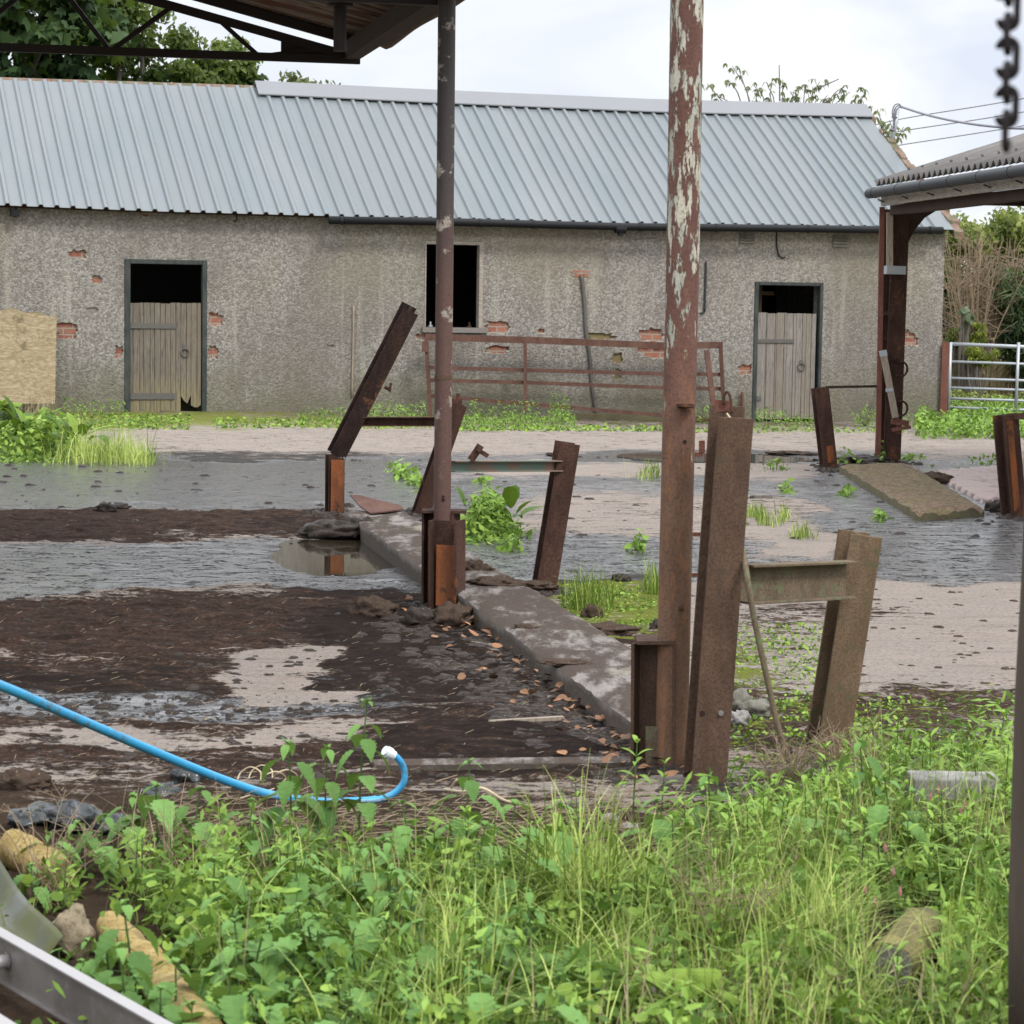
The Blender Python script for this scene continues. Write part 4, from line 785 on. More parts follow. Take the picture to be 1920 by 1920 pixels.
# far row: posts by the mossy slab
def far_post(name, label, base, top, w, h, u, mat, orange=None, d2=0.):
    g = G(*base); t = thing(name, label, 'post', g); mb = MB(); A, B = P(base[0], base[1] + 8, g.y), P(top[0], top[1], g.y); mb.ibeam(A, B, w, h, u, .012, .009, d2); po = mb.build('girder', mat, t)
    if orange:
        mb = MB(); n_ = V(0, -1, 0); mb.bar(A.lerp(B, orange[0]) + V(orange[2], -h / 2 - .004, 0), A.lerp(B, orange[1]) + V(orange[2], -h / 2 - .004, 0), orange[3], .004, u); mb.build('rust_streak', 'rust_orange', t)
    return t, g
t, g = far_post('leaning_girder', 'short brown girder post leaning left at the far corner of the mossy slab', (1555, 877), (1537, 727), .125, .14, (1, .15, 0), 'rust_dark', (.12, .32, .02, .06))
mb = MB(); mb.bar(P(1549, 726, g.y), P(1652, 724, G(1664, 866).y - .02), .022, .012, (0, 0, 1)); mb.build('tie_rail', 'rust_dark', t)
t, g = far_post('leaning_girder', 'short orange-streaked girder post leaning left beside the ribbed concrete pad', (1902, 968), (1885, 778), .12, .13, (.9, .4, 0), 'rust_dark', (.1, .95, .012, .05))
mb = MB(); mb.bar(P(1893, 781, g.y), P(2010, 778, g.y - .5), .045, .03, (0, 0, 1)); mb.build('tie_rail', 'rust_dark', t)

# ------------------------------------------------------------------ kerb, slab, pad, fallen plate
def slabmesh(c, zt, n=(60, 10), amp=.012, edge=.02, zb=-.12, seed=0, rough_front=0):
    """top quad corners c (picture px): a0,a1 along the left edge, b0,b1 along the right edge"""
    a0, a1, b0, b1 = [G(x, y, zt) for x, y in c]; mb = MB(); nu, nv = n; raw = []
    for i in range(nu + 1):
        for j in range(nv + 1):
            p = a0.lerp(a1, i / nu).lerp(b0.lerp(b1, i / nu), j / nv)
            e = 1 if j in (0, nv) or i in (0, nu) else 0
            nz = float(fbm(np.array([p.x * 5 + seed]), np.array([p.y * 5]), 4)[0]) - .5; nf = float(fbm(np.array([p.x * 22 + seed]), np.array([p.y * 22]), 3)[0]) - .5
            sd_ = (b0 - a0).normalized() * (nf * edge * 2 if j in (0, nv) else 0) + (a0 - a1).normalized() * (nf * edge * 3 * (1 + rough_front) if i in (0, nu) else 0)
            raw.append((p.x, p.y)); p = p + sd_; mb.v.append((p.x, p.y, zt + float(gz(p.x, p.y)) + nz * amp * 2 + nf * amp * .7 - e * .012 - (.03 * rough_front * abs(nf) * 4 if i == nu else 0)))
    N = nv + 1
    for i in range(nu):
        for j in range(nv): a = i * N + j; mb.face((a, a + N, a + N + 1, a + 1))
    ring = [i * N for i in range(nu + 1)] + [nu * N + j for j in range(1, N)] + [i * N + nv for i in range(nu - 1, -1, -1)] + [j for j in range(nv - 1, 0, -1)]
    b = len(mb.v)
    for k in ring: x, y = raw[k]; mb.v.append((x, y, zb + float(gz(x, y))))
    m_ = len(ring)
    for k in range(m_): mb.face((ring[k], ring[(k + 1) % m_], b + (k + 1) % m_, b + k))
    return mb
mb = slabmesh([(646, 957), (1192, 1352), (758, 957), (1268, 1262)], .092, (130, 12), .008, .005)
single(mb, 'feed_kerb', 'kerb_concrete', 'low mud-smeared concrete kerb running under the brown posts', 'kerb', G(900, 1150), smooth=True, autosmooth=.7)
mb = slabmesh([(1574, 871), (1718, 958), (1700, 867), (1846, 950)], .065, (60, 18), .020, .013, seed=30, rough_front=1)
single(mb, 'mossy_slab', 'mossy_concrete', 'raised mossy concrete slab in front of the brown steel column', 'slab', G(1700, 915), smooth=True, autosmooth=.7)
mb = MB(); c = [G(1745, 886, .02), G(1890, 872, .02), G(1940, 932, .02), G(1840, 938, .02)]; nu, nv = 90, 40
for i in range(nu + 1):
    for j in range(nv + 1):
        p = c[0].lerp(c[3], i / nu).lerp(c[1].lerp(c[2], i / nu), j / nv); w = (p.x * .9 + p.y * .45)
        hgt = .017 * math.sin(w * 2 * math.pi / .17) + .02 * (float(fbm(np.array([p.x * 4]), np.array([p.y * 4]))[0]) - .5) - (.05 if i in (0, nu) or j in (0, nv) else 0)
        mb.v.append((p.x, p.y, .025 + hgt))
for i in range(nu):
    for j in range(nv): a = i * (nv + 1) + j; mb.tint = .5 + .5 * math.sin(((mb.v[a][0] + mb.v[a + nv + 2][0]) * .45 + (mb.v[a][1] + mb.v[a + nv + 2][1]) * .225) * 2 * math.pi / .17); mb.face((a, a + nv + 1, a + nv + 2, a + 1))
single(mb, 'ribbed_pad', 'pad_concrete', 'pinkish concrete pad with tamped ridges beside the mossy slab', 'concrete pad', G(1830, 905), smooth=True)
mb = MB(); q = [G(656, 941, .12), G(672, 939, .13), G(752, 950, .11), G(757, 957, .10), G(695, 964, .10), G(676, 952, .11)]; q[0].z += .04; q[1].z += .03
k_ = [p + V(0, 0, .008) for p in q]; mb.poly(q[::-1]); mb.poly(k_)
for i in range(6): mb.poly([q[i], q[(i + 1) % 6], k_[(i + 1) % 6], k_[i]])
single(mb, 'rusty_plate', 'rust_gate', 'fallen triangular rusty steel plate on the far end of the kerb', 'steel plate', G(700, 958))
mb = MB(); a, b = G(700, 1440), G(1195, 1434); mb.bar(a + V(0, 0, .0), b + V(0, 0, .0), .10, .035, (0, 1, 0))
single(mb, 'floor_edging', 'kerb_concrete', 'thin pale concrete edging strip between the mud and the weeds', 'edging', G(950, 1438))
mb = MB(); mb.bar(G(918, 1354, .015), G(1056, 1346, .015), .022, .012, (0, 1, 0)); single(mb, 'wood_batten', 'lath_wood', 'thin broken wooden batten lying in the mud by the kerb', 'batten', G(985, 1350))

# ------------------------------------------------------------------ against the barn
def B2(px, py, dep): s, z = Fp(px, py, dep); q = BAn + BD * s + BN * dep; return Vector((float(q[0]), float(q[1]), z))
t = thing('rusty_gate', 'long rusty red tubular gate sagging against the barn wall below the window', 'gate', B2(1080, 785, -.4))
for pts, r in (([(797, 632), (1000, 638), (1245, 648), (1354, 647)], .034), ):
    mb = MB(); q = [B2(x, y, -.30) for x, y in pts]
    for a, b in zip(q[:-1], q[1:]): mb.bar(a, b, .05, .085, (0, 1, 0))
    mb.build('top_rail', 'rust_gate', t)
for pts in ([(806, 689), (985, 694), (1245, 701), (1352, 702)], [(806, 713), (985, 717), (1245, 727), (1354, 729)], [(806, 742), (985, 757), (1245, 779), (1355, 790)]):
    mb = MB(); q = [B2(x, y, -.32) for x, y in pts]
    for a, b in zip(q[:-1], q[1:]): mb.bar(a, b, .025, .048, (0, 1, 0))
    mb.build('rail', 'rust_gate', t)
for x0, y0, x1, y1, w in ((799, 632, 807, 782, .05), (985, 640, 985, 772, .045), (1351, 648, 1358, 792, .05)):
    mb = MB(); mb.bar(B2(x0, y0, -.345), B2(x1, y1, -.385), w, .03, (1, 0, 0)); mb.build('stile', 'rust_gate', t)
mb = MB(); mb.bar(B2(797, 640, -.38), B2(797, 660, -.38), .08, .03, (1, 0, 0)); mb.build('hinge_lug', 'rust_gate', t)
mb = MB(); mb.bar(B2(1340, 775, -.75), B2(1325, 657, -.45), .07, .03, (1, .1, 0)); single(mb, 'leaning_plank', 'rust_gate', 'narrow rust-red plank propped upright before the gate end', 'plank', B2(1340, 775, -.75))
mb = MB(); A, B = B2(-40, 757, -.5), B2(103, 757, -.5); A2, B2_ = B2(-40, 582, -.10), B2(106, 590, -.10); n = V(0, .016, 0); top = []
for i in range(11): top.append(A2.lerp(B2_, i / 10) + V(0, 0, .03 * math.sin(i * 1.9) + .03 * (1 if i < 7 else 0)))
pl = [A, B, B2_] + top[::-1][1:]; mb.poly(pl); mb.poly([p + n for p in pl][::-1])
for i in range(len(pl)): j = (i + 1) % len(pl); mb.poly([pl[i], pl[i] + n, pl[j] + n, pl[j]])
single(mb, 'plywood_sheet', 'plywood', 'rotting yellow plywood sheet leaning on the barn wall', 'plywood', B2(50, 757, -.5))
# galvanised field gate and its post
YG = BAn[1] + 10.6 * BD[1] + .05
t = thing('field_gate', 'galvanised seven-bar field gate at the corner of the barn', 'gate', P(1850, 790, YG))
for i, (y0, y1) in enumerate(((645, 651), (678, 682), (709, 713), (727, 731), (747, 751), (764, 768), (781, 786))):
    mb = MB(); mb.tube([P(1782, y0, YG), P(2080, y1 + 6, YG)], .026 if i in (0, 6) else .018, 8); mb.build('bar', 'galvanised', t, smooth=True)
for x0, x1, r in ((1782, 1777, .028), (1910, 1904, .022), (2040, 2034, .022)):
    mb = MB(); mb.tube([P(x0, 642, YG - .02), P(x1, 786, YG - .02)], r, 8); mb.build('upright', 'galvanised', t, smooth=True)
mb = MB(); mb.ibeam(P(1766, 800, YG - .05), P(1772, 641, YG - .05), .10, .10, (1, .1, 0), .012, .01)
single(mb, 'gate_post', 'rust_red', 'red-brown steel hanging post of the galvanised gate', 'post', P(1766, 800, YG - .05))
# wooden handled bar on the column
t = thing('drawbar', 'weathered wooden bar with metal cap propped against the brown steel column', 'bar', P(1681, 790, cb.y - .22))
mb = MB(); mb.bar(P(1679, 783, cb.y - .22), P(1656, 662, cb.y - .20), .055, .05, (1, 0, 0)); mb.build('shaft', 'lath_wood', t)
mb = MB(); mb.bar(P(1657, 668, cb.y - .20), P(1655, 657, cb.y - .20), .062, .058, (1, 0, 0)); mb.bar(P(1668, 734, cb.y - .21), P(1667, 728, cb.y - .21), .062, .058, (1, 0, 0)); mb.build('metal_cap', 'galvanised', t)

# ------------------------------------------------------------------ foreground odds and ends
t = thing('water_hose', 'bright blue plastic water pipe trailing over the mud into the weeds', 'hose', G(610, 1508))
hp = [(-160, 1226, 5.5), (0, 1285, 5.75), (100, 1328, 5.95), (200, 1371, 6.15), (300, 1414, 6.36), (400, 1455, 6.54), (480, 1483, 6.66), (545, 1497, 6.69), (610, 1504, 6.655), (665, 1503, 6.66), (705, 1500, 6.68), (738, 1488, 6.69), (757, 1466, 6.69), (757, 1440, 6.69), (745, 1421, 6.68), (730, 1411, 6.67)]
mb = MB(); hc = curve([P(*q) for q in hp], 8); mb.tube(hc, [.0125] * (len(hc) - 40) + [.0095] * 40, 12); mb.build('pipe', 'blue_pipe', t, smooth=True)
mb = MB(); a, b = P(738, 1417, 6.675), P(721, 1407, 6.66); mb.tube([a, a.lerp(b, .35)], .014, 14); mb.tube([a.lerp(b, .35), a.lerp(b, .75)], .017, 14); mb.tube([a.lerp(b, .75), b], .0145, 14); mb.build('pipe_fitting', 'white_plastic', t)
# ladder
lz = .10; t = thing('ladder', 'grey aluminium ladder lying in the bottom corner weeds', 'ladder', G(150, 1860))
a0, a1 = G(-120, 1722, lz), G(330, 1985, lz); b0, b1 = G(-120, 1800, lz), G(330, 2066, lz)
ax = (a1 - a0).normalized(); sd_ = V(ax.y, -ax.x, 0); sd_ = sd_ if sd_.y < 0 else -sd_
b0 = a0 + sd_ * .23; b1 = a1 + sd_ * .23
for A, B, s_ in ((a0, a1, 1), (b0, b1, -1)):
    mb = MB(); mb.bar(A, B, .094, .0035, (0, 0, 1)); 
    for dz in (.0455, -.0455): mb.bar(A + V(0, 0, dz), B + V(0, 0, dz), .003, .026, (0, 0, 1), 0, 0)
    o = mb.build('stile', 'aluminium', t)
    mb = MB(); mb.bar(A + V(0, 0, .0485), B + V(0, 0, .0485), .0026, .0275, (0, 0, 1)); mb.build('edge_lip', 'aluminium_bright', o)
for f in (.02, .345, .99):
    p = a0.lerp(a1, f); q = b0.lerp(b1, f); mb = MB(); mb.tube([p - sd_ * .01, q + sd_ * .01], .0135, 14); ru = mb.build('rung', 'aluminium_bright', t, smooth=True, autosmooth=.8)
    mb = MB(); mb.torus(p + sd_ * .004, sd_, .016, .003, 16, 6); mb.build('rung_collar', 'aluminium', ru)
# logs, boulders, sheet, bag, block
def rock(name, label, mat, px, py_base, wpx, hpx, cat='stone', seed=0, depth=1., amp=.2, dz=0):
    g = G(px, py_base); r = wpx / 2 * g.y / F; h = hpx / 2 * g.y / F; mb = MB(); mb.blob((g.x, g.y + r * depth * .6, h * .75 + dz + g.z), (r, r * depth, h), seed, amp, 14); return single(mb, name, mat, label, cat, g, smooth=True)
def log(name, label, mat, pts, r, seed=0, knots=0):
    q = curve(pts, 6); rr = random.Random(seed); rs_ = [r * rr.uniform(.9, 1.1) for _ in q] if not hasattr(r, '__len__') else list(np.interp(np.linspace(0, 1, len(q)), np.linspace(0, 1, len(r)), r) * np.array([rr.uniform(.93, 1.07) for _ in q]))
    mb = MB(); mb.tube(q, rs_, 16); b = len(mb.v)
    mb.v = [(x +   .30 * r_m * (float(vnoise(np.array([x * 30 + z * 20]), np.array([y * 30]))[0]) - .5), y, z +   .34 * r_m * (float(vnoise(np.array([x * 25 + 7]), np.array([y * 25 + z * 9]))[0]) - .5)) for x, y, z in mb.v for r_m in (rs_[0],)]
    for k in range(knots):
        p = q[int(len(q) * (k + .6) / knots) % len(q)]; rad = rs_[int(len(q) * (k + .6) / knots) % len(q)]; mb.blob(p + V(-.2 * rad, -.75 * rad, .5 * rad), (rad * .35, rad * .3, rad * .3), k, .2, 6)
    return single(mb, name, mat, label, 'log', (q[len(q) // 2].x, q[len(q) // 2].y, 0), smooth=True, autosmooth=1.)
log('fallen_log', 'long yellow bark-stripped log lying among nettles by the ladder', 'yellow_log', [G(205, 1735, .05), G(260, 1795, .05), G(330, 1875, .048), G(400, 1965, .045)], [.034, .041, .040, .036], 3, 3)
log('mossy_log', 'round-ended mossy yellow log beside the black plastic', 'yellow_log', [G(22, 1588, .05), G(62, 1612, .045), G(115, 1645, .03)], [.043, .047, .042], 5)
sl_ = log('stub_log', 'short mossy log with cut end showing in the grass near the right-hand post', 'moss_log', [G(1672, 1812, .055), G(1690, 1790, .055), G(1715, 1755, .055), G(1730, 1735, .05)], [.052, .053, .050, .046], 9)
mb = MB(); c = G(1672, 1812, .055); ax = (c - G(1690, 1790, .055)).normalized(); mb.disc(c + ax * .004, ax, .044, .003, 20); ce = mb.build('cut_end', 'grey_stone', sl_)
rock('boulder', 'speckled brown boulder between the corrugated sheet and the yellow log', 'boulder', 125, 1800, 95, 100, 'boulder', 3)
rock('field_stone', 'flat brown stone showing through grass near the bottom edge', 'grey_stone', 1235, 1905, 80, 60, 'stone', 6)
rock('field_stone', 'grey lichen stone at the foot of the tall girder post', 'grey_stone', 1383, 1335, 50, 46, 'stone', 8)
rock('field_stone', 'long grey stone lying behind the bent rod', 'grey_stone', 1420, 1345, 62, 36, 'stone', 12)
rock('field_stone', 'bright white stone chunk behind the tall girder post', 'pale_stone', 1384, 1362, 44, 30, 'stone', 14, 1, .3)
rock('field_stone', 'small pale rubble stone by the stanchion of the peeling pole', 'pale_stone', 1180, 1560, 34, 18, 'stone', 15)
rock('field_stone', 'pale rubble stone half buried in weeds below the kerb end', 'pale_stone', 1145, 1545, 30, 22, 'stone', 16)
g = G(1795, 1572); t_ = MB(); w = 172 * g.y / F; t_.hexa([V(g.x - w / 2, g.y, 0), V(g.x + w / 2, g.y + .04, 0), V(g.x + w / 2, g.y + .16, 0), V(g.x - w / 2, g.y + .12, 0), V(g.x - w / 2, g.y, .16), V(g.x + w / 2, g.y + .04, .152), V(g.x + w / 2, g.y + .16, .152), V(g.x - w / 2, g.y + .12, .16)])
bevel(single(t_, 'concrete_block', 'conc_block', 'grey stained concrete block half hidden in the right-hand weeds', 'block', g), .006, 2)
# corrugated translucent sheet
mb = MB(); c0, c1 = G(-45, 1560, .10), G(120, 1815, .02); ax = (c1 - c0); sd2 = V(ax.y, -ax.x, 0).normalized(); sd2 = sd2 if sd2.x < 0 else -sd2; nu, nv = 16, 48
for i in range(nu + 1):
    for j in range(nv + 1):
        p = c0 + ax * (i / nu) + sd2 * (j / nv * .42); mb.v.append((p.x, p.y, .06 + .02 * (1 - i / nu) + .028 * math.cos(j / nv * 2 * math.pi * 3.0 + .9) + .01 * math.sin(i * .5)))
for i in range(nu):
    for j in range(nv): a = i * (nv + 1) + j; mb.face((a, a + nv + 1, a + nv + 2, a + 1))
o = single(mb, 'corrugated_sheet', 'clear_sheet', 'mossy greenish corrugated sheet lying at the left edge beyond the ladder', 'roofing sheet', G(30, 1700), smooth=True); q = o.modifiers.new('s', 'SOLIDIFY'); q.thickness = .003
mb = MB(); g = G(130, 1570)
for i, (x, y, w, h) in enumerate(((60, 1560, 100, 46), (130, 1568, 110, 62), (205, 1572, 70, 40))): q = G(x, y); mb.blob(q + V(0, .06, h * .4 * q.y / F), (w / 2 * q.y / F, .08, h / 2 * q.y / F), 20 + i, .2, 16, 1.5)
single(mb, 'plastic_bag', 'black_sheet', 'crumpled black plastic sheeting beside the mossy yellow log', 'plastic sheet', g, smooth=True)
mb = MB(); q = G(350, 1476); mb.blob(q + V(0, .05, .02), (.05, .05, .03), 33, .3, 10, 2.4); mb.blob(G(300, 1500) + V(0, .05, .01), (.06, .05, .025), 35, .3, 10, 2.4); single(mb, 'plastic_bag', 'black_sheet', 'scrap of black plastic under the blue pipe', 'plastic sheet', q, smooth=True)
mb = MB(); tw = [G(445, 1462, .01), G(452, 1448, .03), G(470, 1438, .05), G(488, 1447, .04), G(490, 1462, .02), G(500, 1452, .05), G(520, 1447, .05), G(536, 1460, .02), G(510, 1475, .01), G(470, 1490, .02), G(440, 1500, .01)]
mb.tube(curve(tw, 6), .0022, 5); mb.tube(curve([p + V(.03, .03, .0) for p in tw[::-1]], 6), .002, 5); single(mb, 'baler_twine', 'twine', 'loose curls of pale baler twine beside the blue pipe', 'twine', G(480, 1470))
mb = MB(); mb.tube(curve([G(835, 1480, .02), G(870, 1484, .05), G(905, 1478, .07), G(945, 1500, .04), G(985, 1510, .01)], 6), .004, 6); mb.tube(curve([G(845, 1478, .03), G(858, 1462, .07), G(872, 1472, .04)], 6), .004, 6); single(mb, 'dead_twig', 'twine', 'pale dead stem curling on the ground by the tall nettle', 'stem', G(900, 1490))
# chain hanging close to the camera, dark post at the frame edge
t = thing('hanging_chain', 'dark blurred chain hanging in front of the grey shed roof', 'chain', P(1890, 270, 1.95))
YC = 1.95; p0, p1 = P(1887, 268, YC), P(1897, -420, YC); nlk = 15; L_ = (p1 - p0).length / nlk
for i in range(nlk):
    c = p0.lerp(p1, (i + .5) / nlk); mb = MB(); ax = (p1 - p0).normalized(); nr = V(.35, .93, 0) if i % 2 else V(.93, -.35, 0); u = (nr - ax * nr.dot(ax)).normalized(); w = ax.cross(u)
    hw, hl = .0072, L_ * .40; q = [c + w * math.cos(a) * hw + ax * (math.sin(a) * hw + (hl if math.sin(a) >= 0 else -hl)) for a in np.linspace(0, 2 * math.pi, 21)]
    mb.tube(q, .0030, 8); mb.build('link', 'chain_iron', t, smooth=True)
mb = MB(); Yp = 4.25; q = [P(1965, 1990, Yp), P(1967, 1700, Yp), P(1980, 1300, Yp), P(1998, 900, Yp), P(2020, 300, Yp), P(2035, -200, Yp)]; mb.tube(q, [.072, .071, .07, .07, .069, .068], 28)
mb.v = [(x + .006 * (float(vnoise(np.array([x * 40 + y * 30]), np.array([z * 9]))[0]) - .5), y, z) for x, y, z in mb.v]
g = P(1965, 1990, Yp); single(mb, 'timber_post', 'dark_wood', 'dark rough timber post at the right edge of the weeds', 'post', (g.x, g.y, 0), smooth=True)

# ------------------------------------------------------------------ dung clods
def clod(px, py, wpx, hpx, label, mat='mud', seed=0):
    g = G(px, py); r = wpx / 2 * g.y / F; h = hpx / 2 * g.y / F; mb = MB(); mb.blob((g.x, g.y + r * .4, h * .5 + g.z), (r, r * .8, h), seed, .26, 14, 2.2); mb.blob((g.x + r * .5, g.y + r * .1, h * .25 + g.z), (r * .5, r * .5, h * .5), seed + 1, .35, 8, 2.6)
    single(mb, 'dung_clod', mat, label, 'clod', g, 'clods of dung and mud in the yard', smooth=True)
clod(698, 1156, 76, 46, 'large round brown clod beside the stubby stanchion', 'mud_brown', 1)
clod(196, 960, 40, 22, 'dark ragged clod on the wet far-left slurry', 'mud', 4); clod(222, 955, 36, 14, 'flat dark clod lying against the ragged one', 'mud', 7)
clod(625, 1005, 120, 34, 'long heap of dung at the foot of the snapped stump', 'mud', 9); clod(680, 1005, 60, 44, 'dark heap of dung at the kerb corner', 'mud', 12)
clod(785, 1172, 60, 44, 'muddy heap left of the stubby stanchion foot', 'mud', 14); clod(850, 1172, 80, 50, 'muddy heap right of the stubby stanchion foot', 'mud_brown', 17)
def kclod(px, py, wpx, hpx, label, seed):
    g = G(px, py, .09); r = wpx / 2 * g.y / F; h = hpx / 2 * g.y / F; mb = MB(); mb.blob(g + V(0, r * .4, h * .3), (r, r * .7, h), seed, .26, 14, 2.2); mb.blob(g + V(r * .8, r * .2, h * .1), (r * .6, r * .6, h * .5), seed + 3, .4, 9, 2.8); single(mb, 'dung_clod', 'mud_brown', label, 'clod', g, 'clods of dung and mud in the yard', smooth=True)
kclod(890, 1070, 50, 28, 'round clod on the kerb beside the stubby stanchion', 31); kclod(930, 1098, 100, 22, 'spread heap of dung across the middle of the kerb', 35); kclod(1010, 1102, 60, 18, 'flat dung patch on the kerb near the leaning post', 37); kclod(985, 1180, 44, 14, 'small clod on the kerb edge below the leaning post', 41); kclod(1055, 1245, 90, 8, 'thin smear of dung on the near end of the kerb', 44)
clod(1110, 1160, 38, 34, 'earthy clod on the moss right of the kerb', 'mud_brown', 51); clod(1165, 1090, 34, 18, 'dark clod on wet concrete left of the peeling pole', 'mud', 54); clod(1235, 1185, 30, 30, 'dark lump on moss against the peeling pole', 'mud', 57)
clod(1015, 1165, 40, 12, 'thin clod behind the kerb', 'mud', 60); clod(1140, 1190, 110, 24, 'long muddy heap between the kerb and the peeling pole', 'mud_brown', 63)
clod(45, 1480, 90, 44, 'reddish heap of dung at the left edge above the black plastic', 'mud_brown', 66); clod(1045, 855, 40, 8, 'flat strawy pat on the pale concrete behind the rail', 'mud_brown', 70); clod(1485, 852, 90, 7, 'long flat pat on pale concrete left of the leaning girder', 'mud_brown', 74)
clod(1870, 960, 40, 26, 'dark lump at the foot of the orange-streaked girder', 'mud', 77); clod(1620, 868, 100, 18, 'dark mud ridge at the foot of the brown column', 'mud', 81); clod(1755, 905, 60, 26, 'broken dark lump between slab and ribbed pad', 'mud_brown', 83)
def scatter(name, mat, n, region, size, kind, label, squash=.4):
    mb = MB(); rr = random.Random(len(name) + n)
    for i in range(n):
        for _ in range(40):
            px, py = rr.uniform(region[0], region[1]), rr.uniform(region[2], region[3])
            if kind(px, py): break
        else: continue
        g = G(px, py); s_ = size * rr.uniform(.35, 1.9) ** 1.7; b = len(mb.v); mb.tint = rr.random()
        nn = 7
        for k in range(nn): a = 2 * math.pi * k / nn; mb.v.append((g.x + 1.5 * s_ * math.cos(a) * rr.uniform(.7, 1.3), g.y + s_ * math.sin(a) * rr.uniform(.7, 1.3), g.z - .004))
        for k in range(nn): a = 2 * math.pi * k / nn; mb.v.append((g.x + .8 * s_ * math.cos(a) * rr.uniform(.6, 1.3), g.y + .55 * s_ * math.sin(a) * rr.uniform(.6, 1.3), g.z + s_ * squash * rr.uniform(.5, 1.1)))
        for k in range(nn): mb.face((b + k, b + (k + 1) % nn, b + nn + (k + 1) % nn, b + nn + k))
        mb.face([b + nn + k for k in range(nn)])
    o = mb.build(name, mat); o['kind'] = 'stuff'; o['label'] = label; return o
kerbline = lambda py: 646 + (py - 957) * 1.38
scatter('mud', 'mud', 1500, (-60, 1180, 1110, 1470), .0075, lambda x, y: x < kerbline(y) - 5 and y < 1490, 'crumbs of dark mud and dung strewn over the yard left of the kerb')
scatter('mud', 'mud', 260, (-60, 1900, 850, 1010), .011, lambda x, y: not (640 < x < 870 and y > 945), 'small dark crumbs of mud on the wet far yard')
scatter('mud', 'mud_brown', 260, (1380, 1920, 1100, 1420), .008, lambda x, y: True, 'small brown crumbs on the pale right-hand concrete')
scatter('mud', 'mud', 900, (700, 1180, 1150, 1460), .014, lambda x, y: kerbline(y) - 260 < x < kerbline(y) - 5, 'lumpy dark mud piled along the foot of the kerb', )
mb = MB(); rr = random.Random(91)                      # mud trodden up round the feet of the posts
for (px, py, w, n) in ((829, 1140, 60, 60), (627, 962, 44, 50), (787, 962, 40, 40), (1019, 1108, 44, 50), (1240, 1446, 70, 60), (1325, 1484, 70, 60), (1545, 1430, 70, 50), (1555, 878, 34, 36), (1663, 866, 44, 40), (1902, 968, 40, 40)):
    for i in range(n):
        g = G(px + rr.gauss(0, w * .5), py + rr.gauss(0, 5)); s_ = rr.uniform(.008, .026) * (1 + g.y / 30); b = len(mb.v)
        for k in range(7): a = 2 * math.pi * k / 7; mb.v.append((g.x + 1.4 * s_ * math.cos(a) * rr.uniform(.7, 1.3), g.y + 1.4 * s_ * math.sin(a) * rr.uniform(.7, 1.3), g.z - .006))
        for k in range(7): a = 2 * math.pi * k / 7; mb.v.append((g.x + .7 * s_ * math.cos(a) * rr.uniform(.6, 1.3), g.y + .7 * s_ * math.sin(a) * rr.uniform(.6, 1.3), g.z + s_ * .6 * rr.uniform(.4, 1.2)))
        for k in range(7): mb.face((b + k, b + (k + 1) % 7, b + 7 + (k + 1) % 7, b + 7 + k))
        mb.face([b + 7 + k for k in range(7)])
q = mb.build('mud', 'mud'); q['kind'] = 'stuff'; q['label'] = 'mud and dung trodden up round the feet of the posts'
# dead leaves along the kerb, straw
mb = MB(); rr = random.Random(8)
for i in range(330):
    py = rr.uniform(1130, 1470); px = kerbline(py) - abs(rr.gauss(0, 80)) - 8
    if px < 700: continue
    g = G(px, py); mb.tint = rr.random() ** 1.5; a = rr.uniform(0, 6.28); d = V(math.cos(a), math.sin(a), rr.uniform(-.1, .4)); L_ = rr.uniform(.02, .055)
    mb.leaf(g + V(0, 0, .012 + rr.random() * .025), d, V(rr.uniform(-.5, .5), rr.uniform(-.5, .5), 1), L_, lambda t: (.34 * math.sin(math.pi * min(1, t * 1.02)) ** .7, 0), rr.uniform(-.5, .6), rr.uniform(-.3, .6), 4)
o = mb.build('leaves', 'dead_leaf'); o['kind'] = 'stuff'; o['label'] = 'brown dead leaves gathered along the foot of the kerb'
mb = MB()
for i in range(420):
    px, py = rr.uniform(-40, 1200), rr.uniform(1120, 1500)
    if px > kerbline(py) - 4 or (py < 1240 and rr.random() < .5): continue
    g = G(px, py); a = rr.gauss(0, .6); d = V(math.cos(a), math.sin(a), 0); L_ = rr.uniform(.008, .035); mb.tint = rr.random(); mb.bar(g + V(0, 0, .010), g + V(0, 0, .014 + rr.random() * .008) + d * L_, .0013, .001, (0, 0, 1))
for i in range(800):
    px, py = rr.uniform(250, 1330), rr.gauss(1545, 32)
    if py < 1478: continue
    g = G(px, py); a = rr.gauss(0, .8); mb.tint = rr.random(); z_ = rr.random() * .02; mb.bar(g + V(0, 0, .010 + z_), g + V(0, 0, .012 + z_ + rr.uniform(-.008, .015)) + V(math.cos(a), math.sin(a), 0) * rr.uniform(.02, .10), .0013, .001, (0, 0, 1))
o = mb.build('straw', 'straw'); o['kind'] = 'stuff'; o['label'] = 'scattered bits of straw on the brown dung and weed edge'
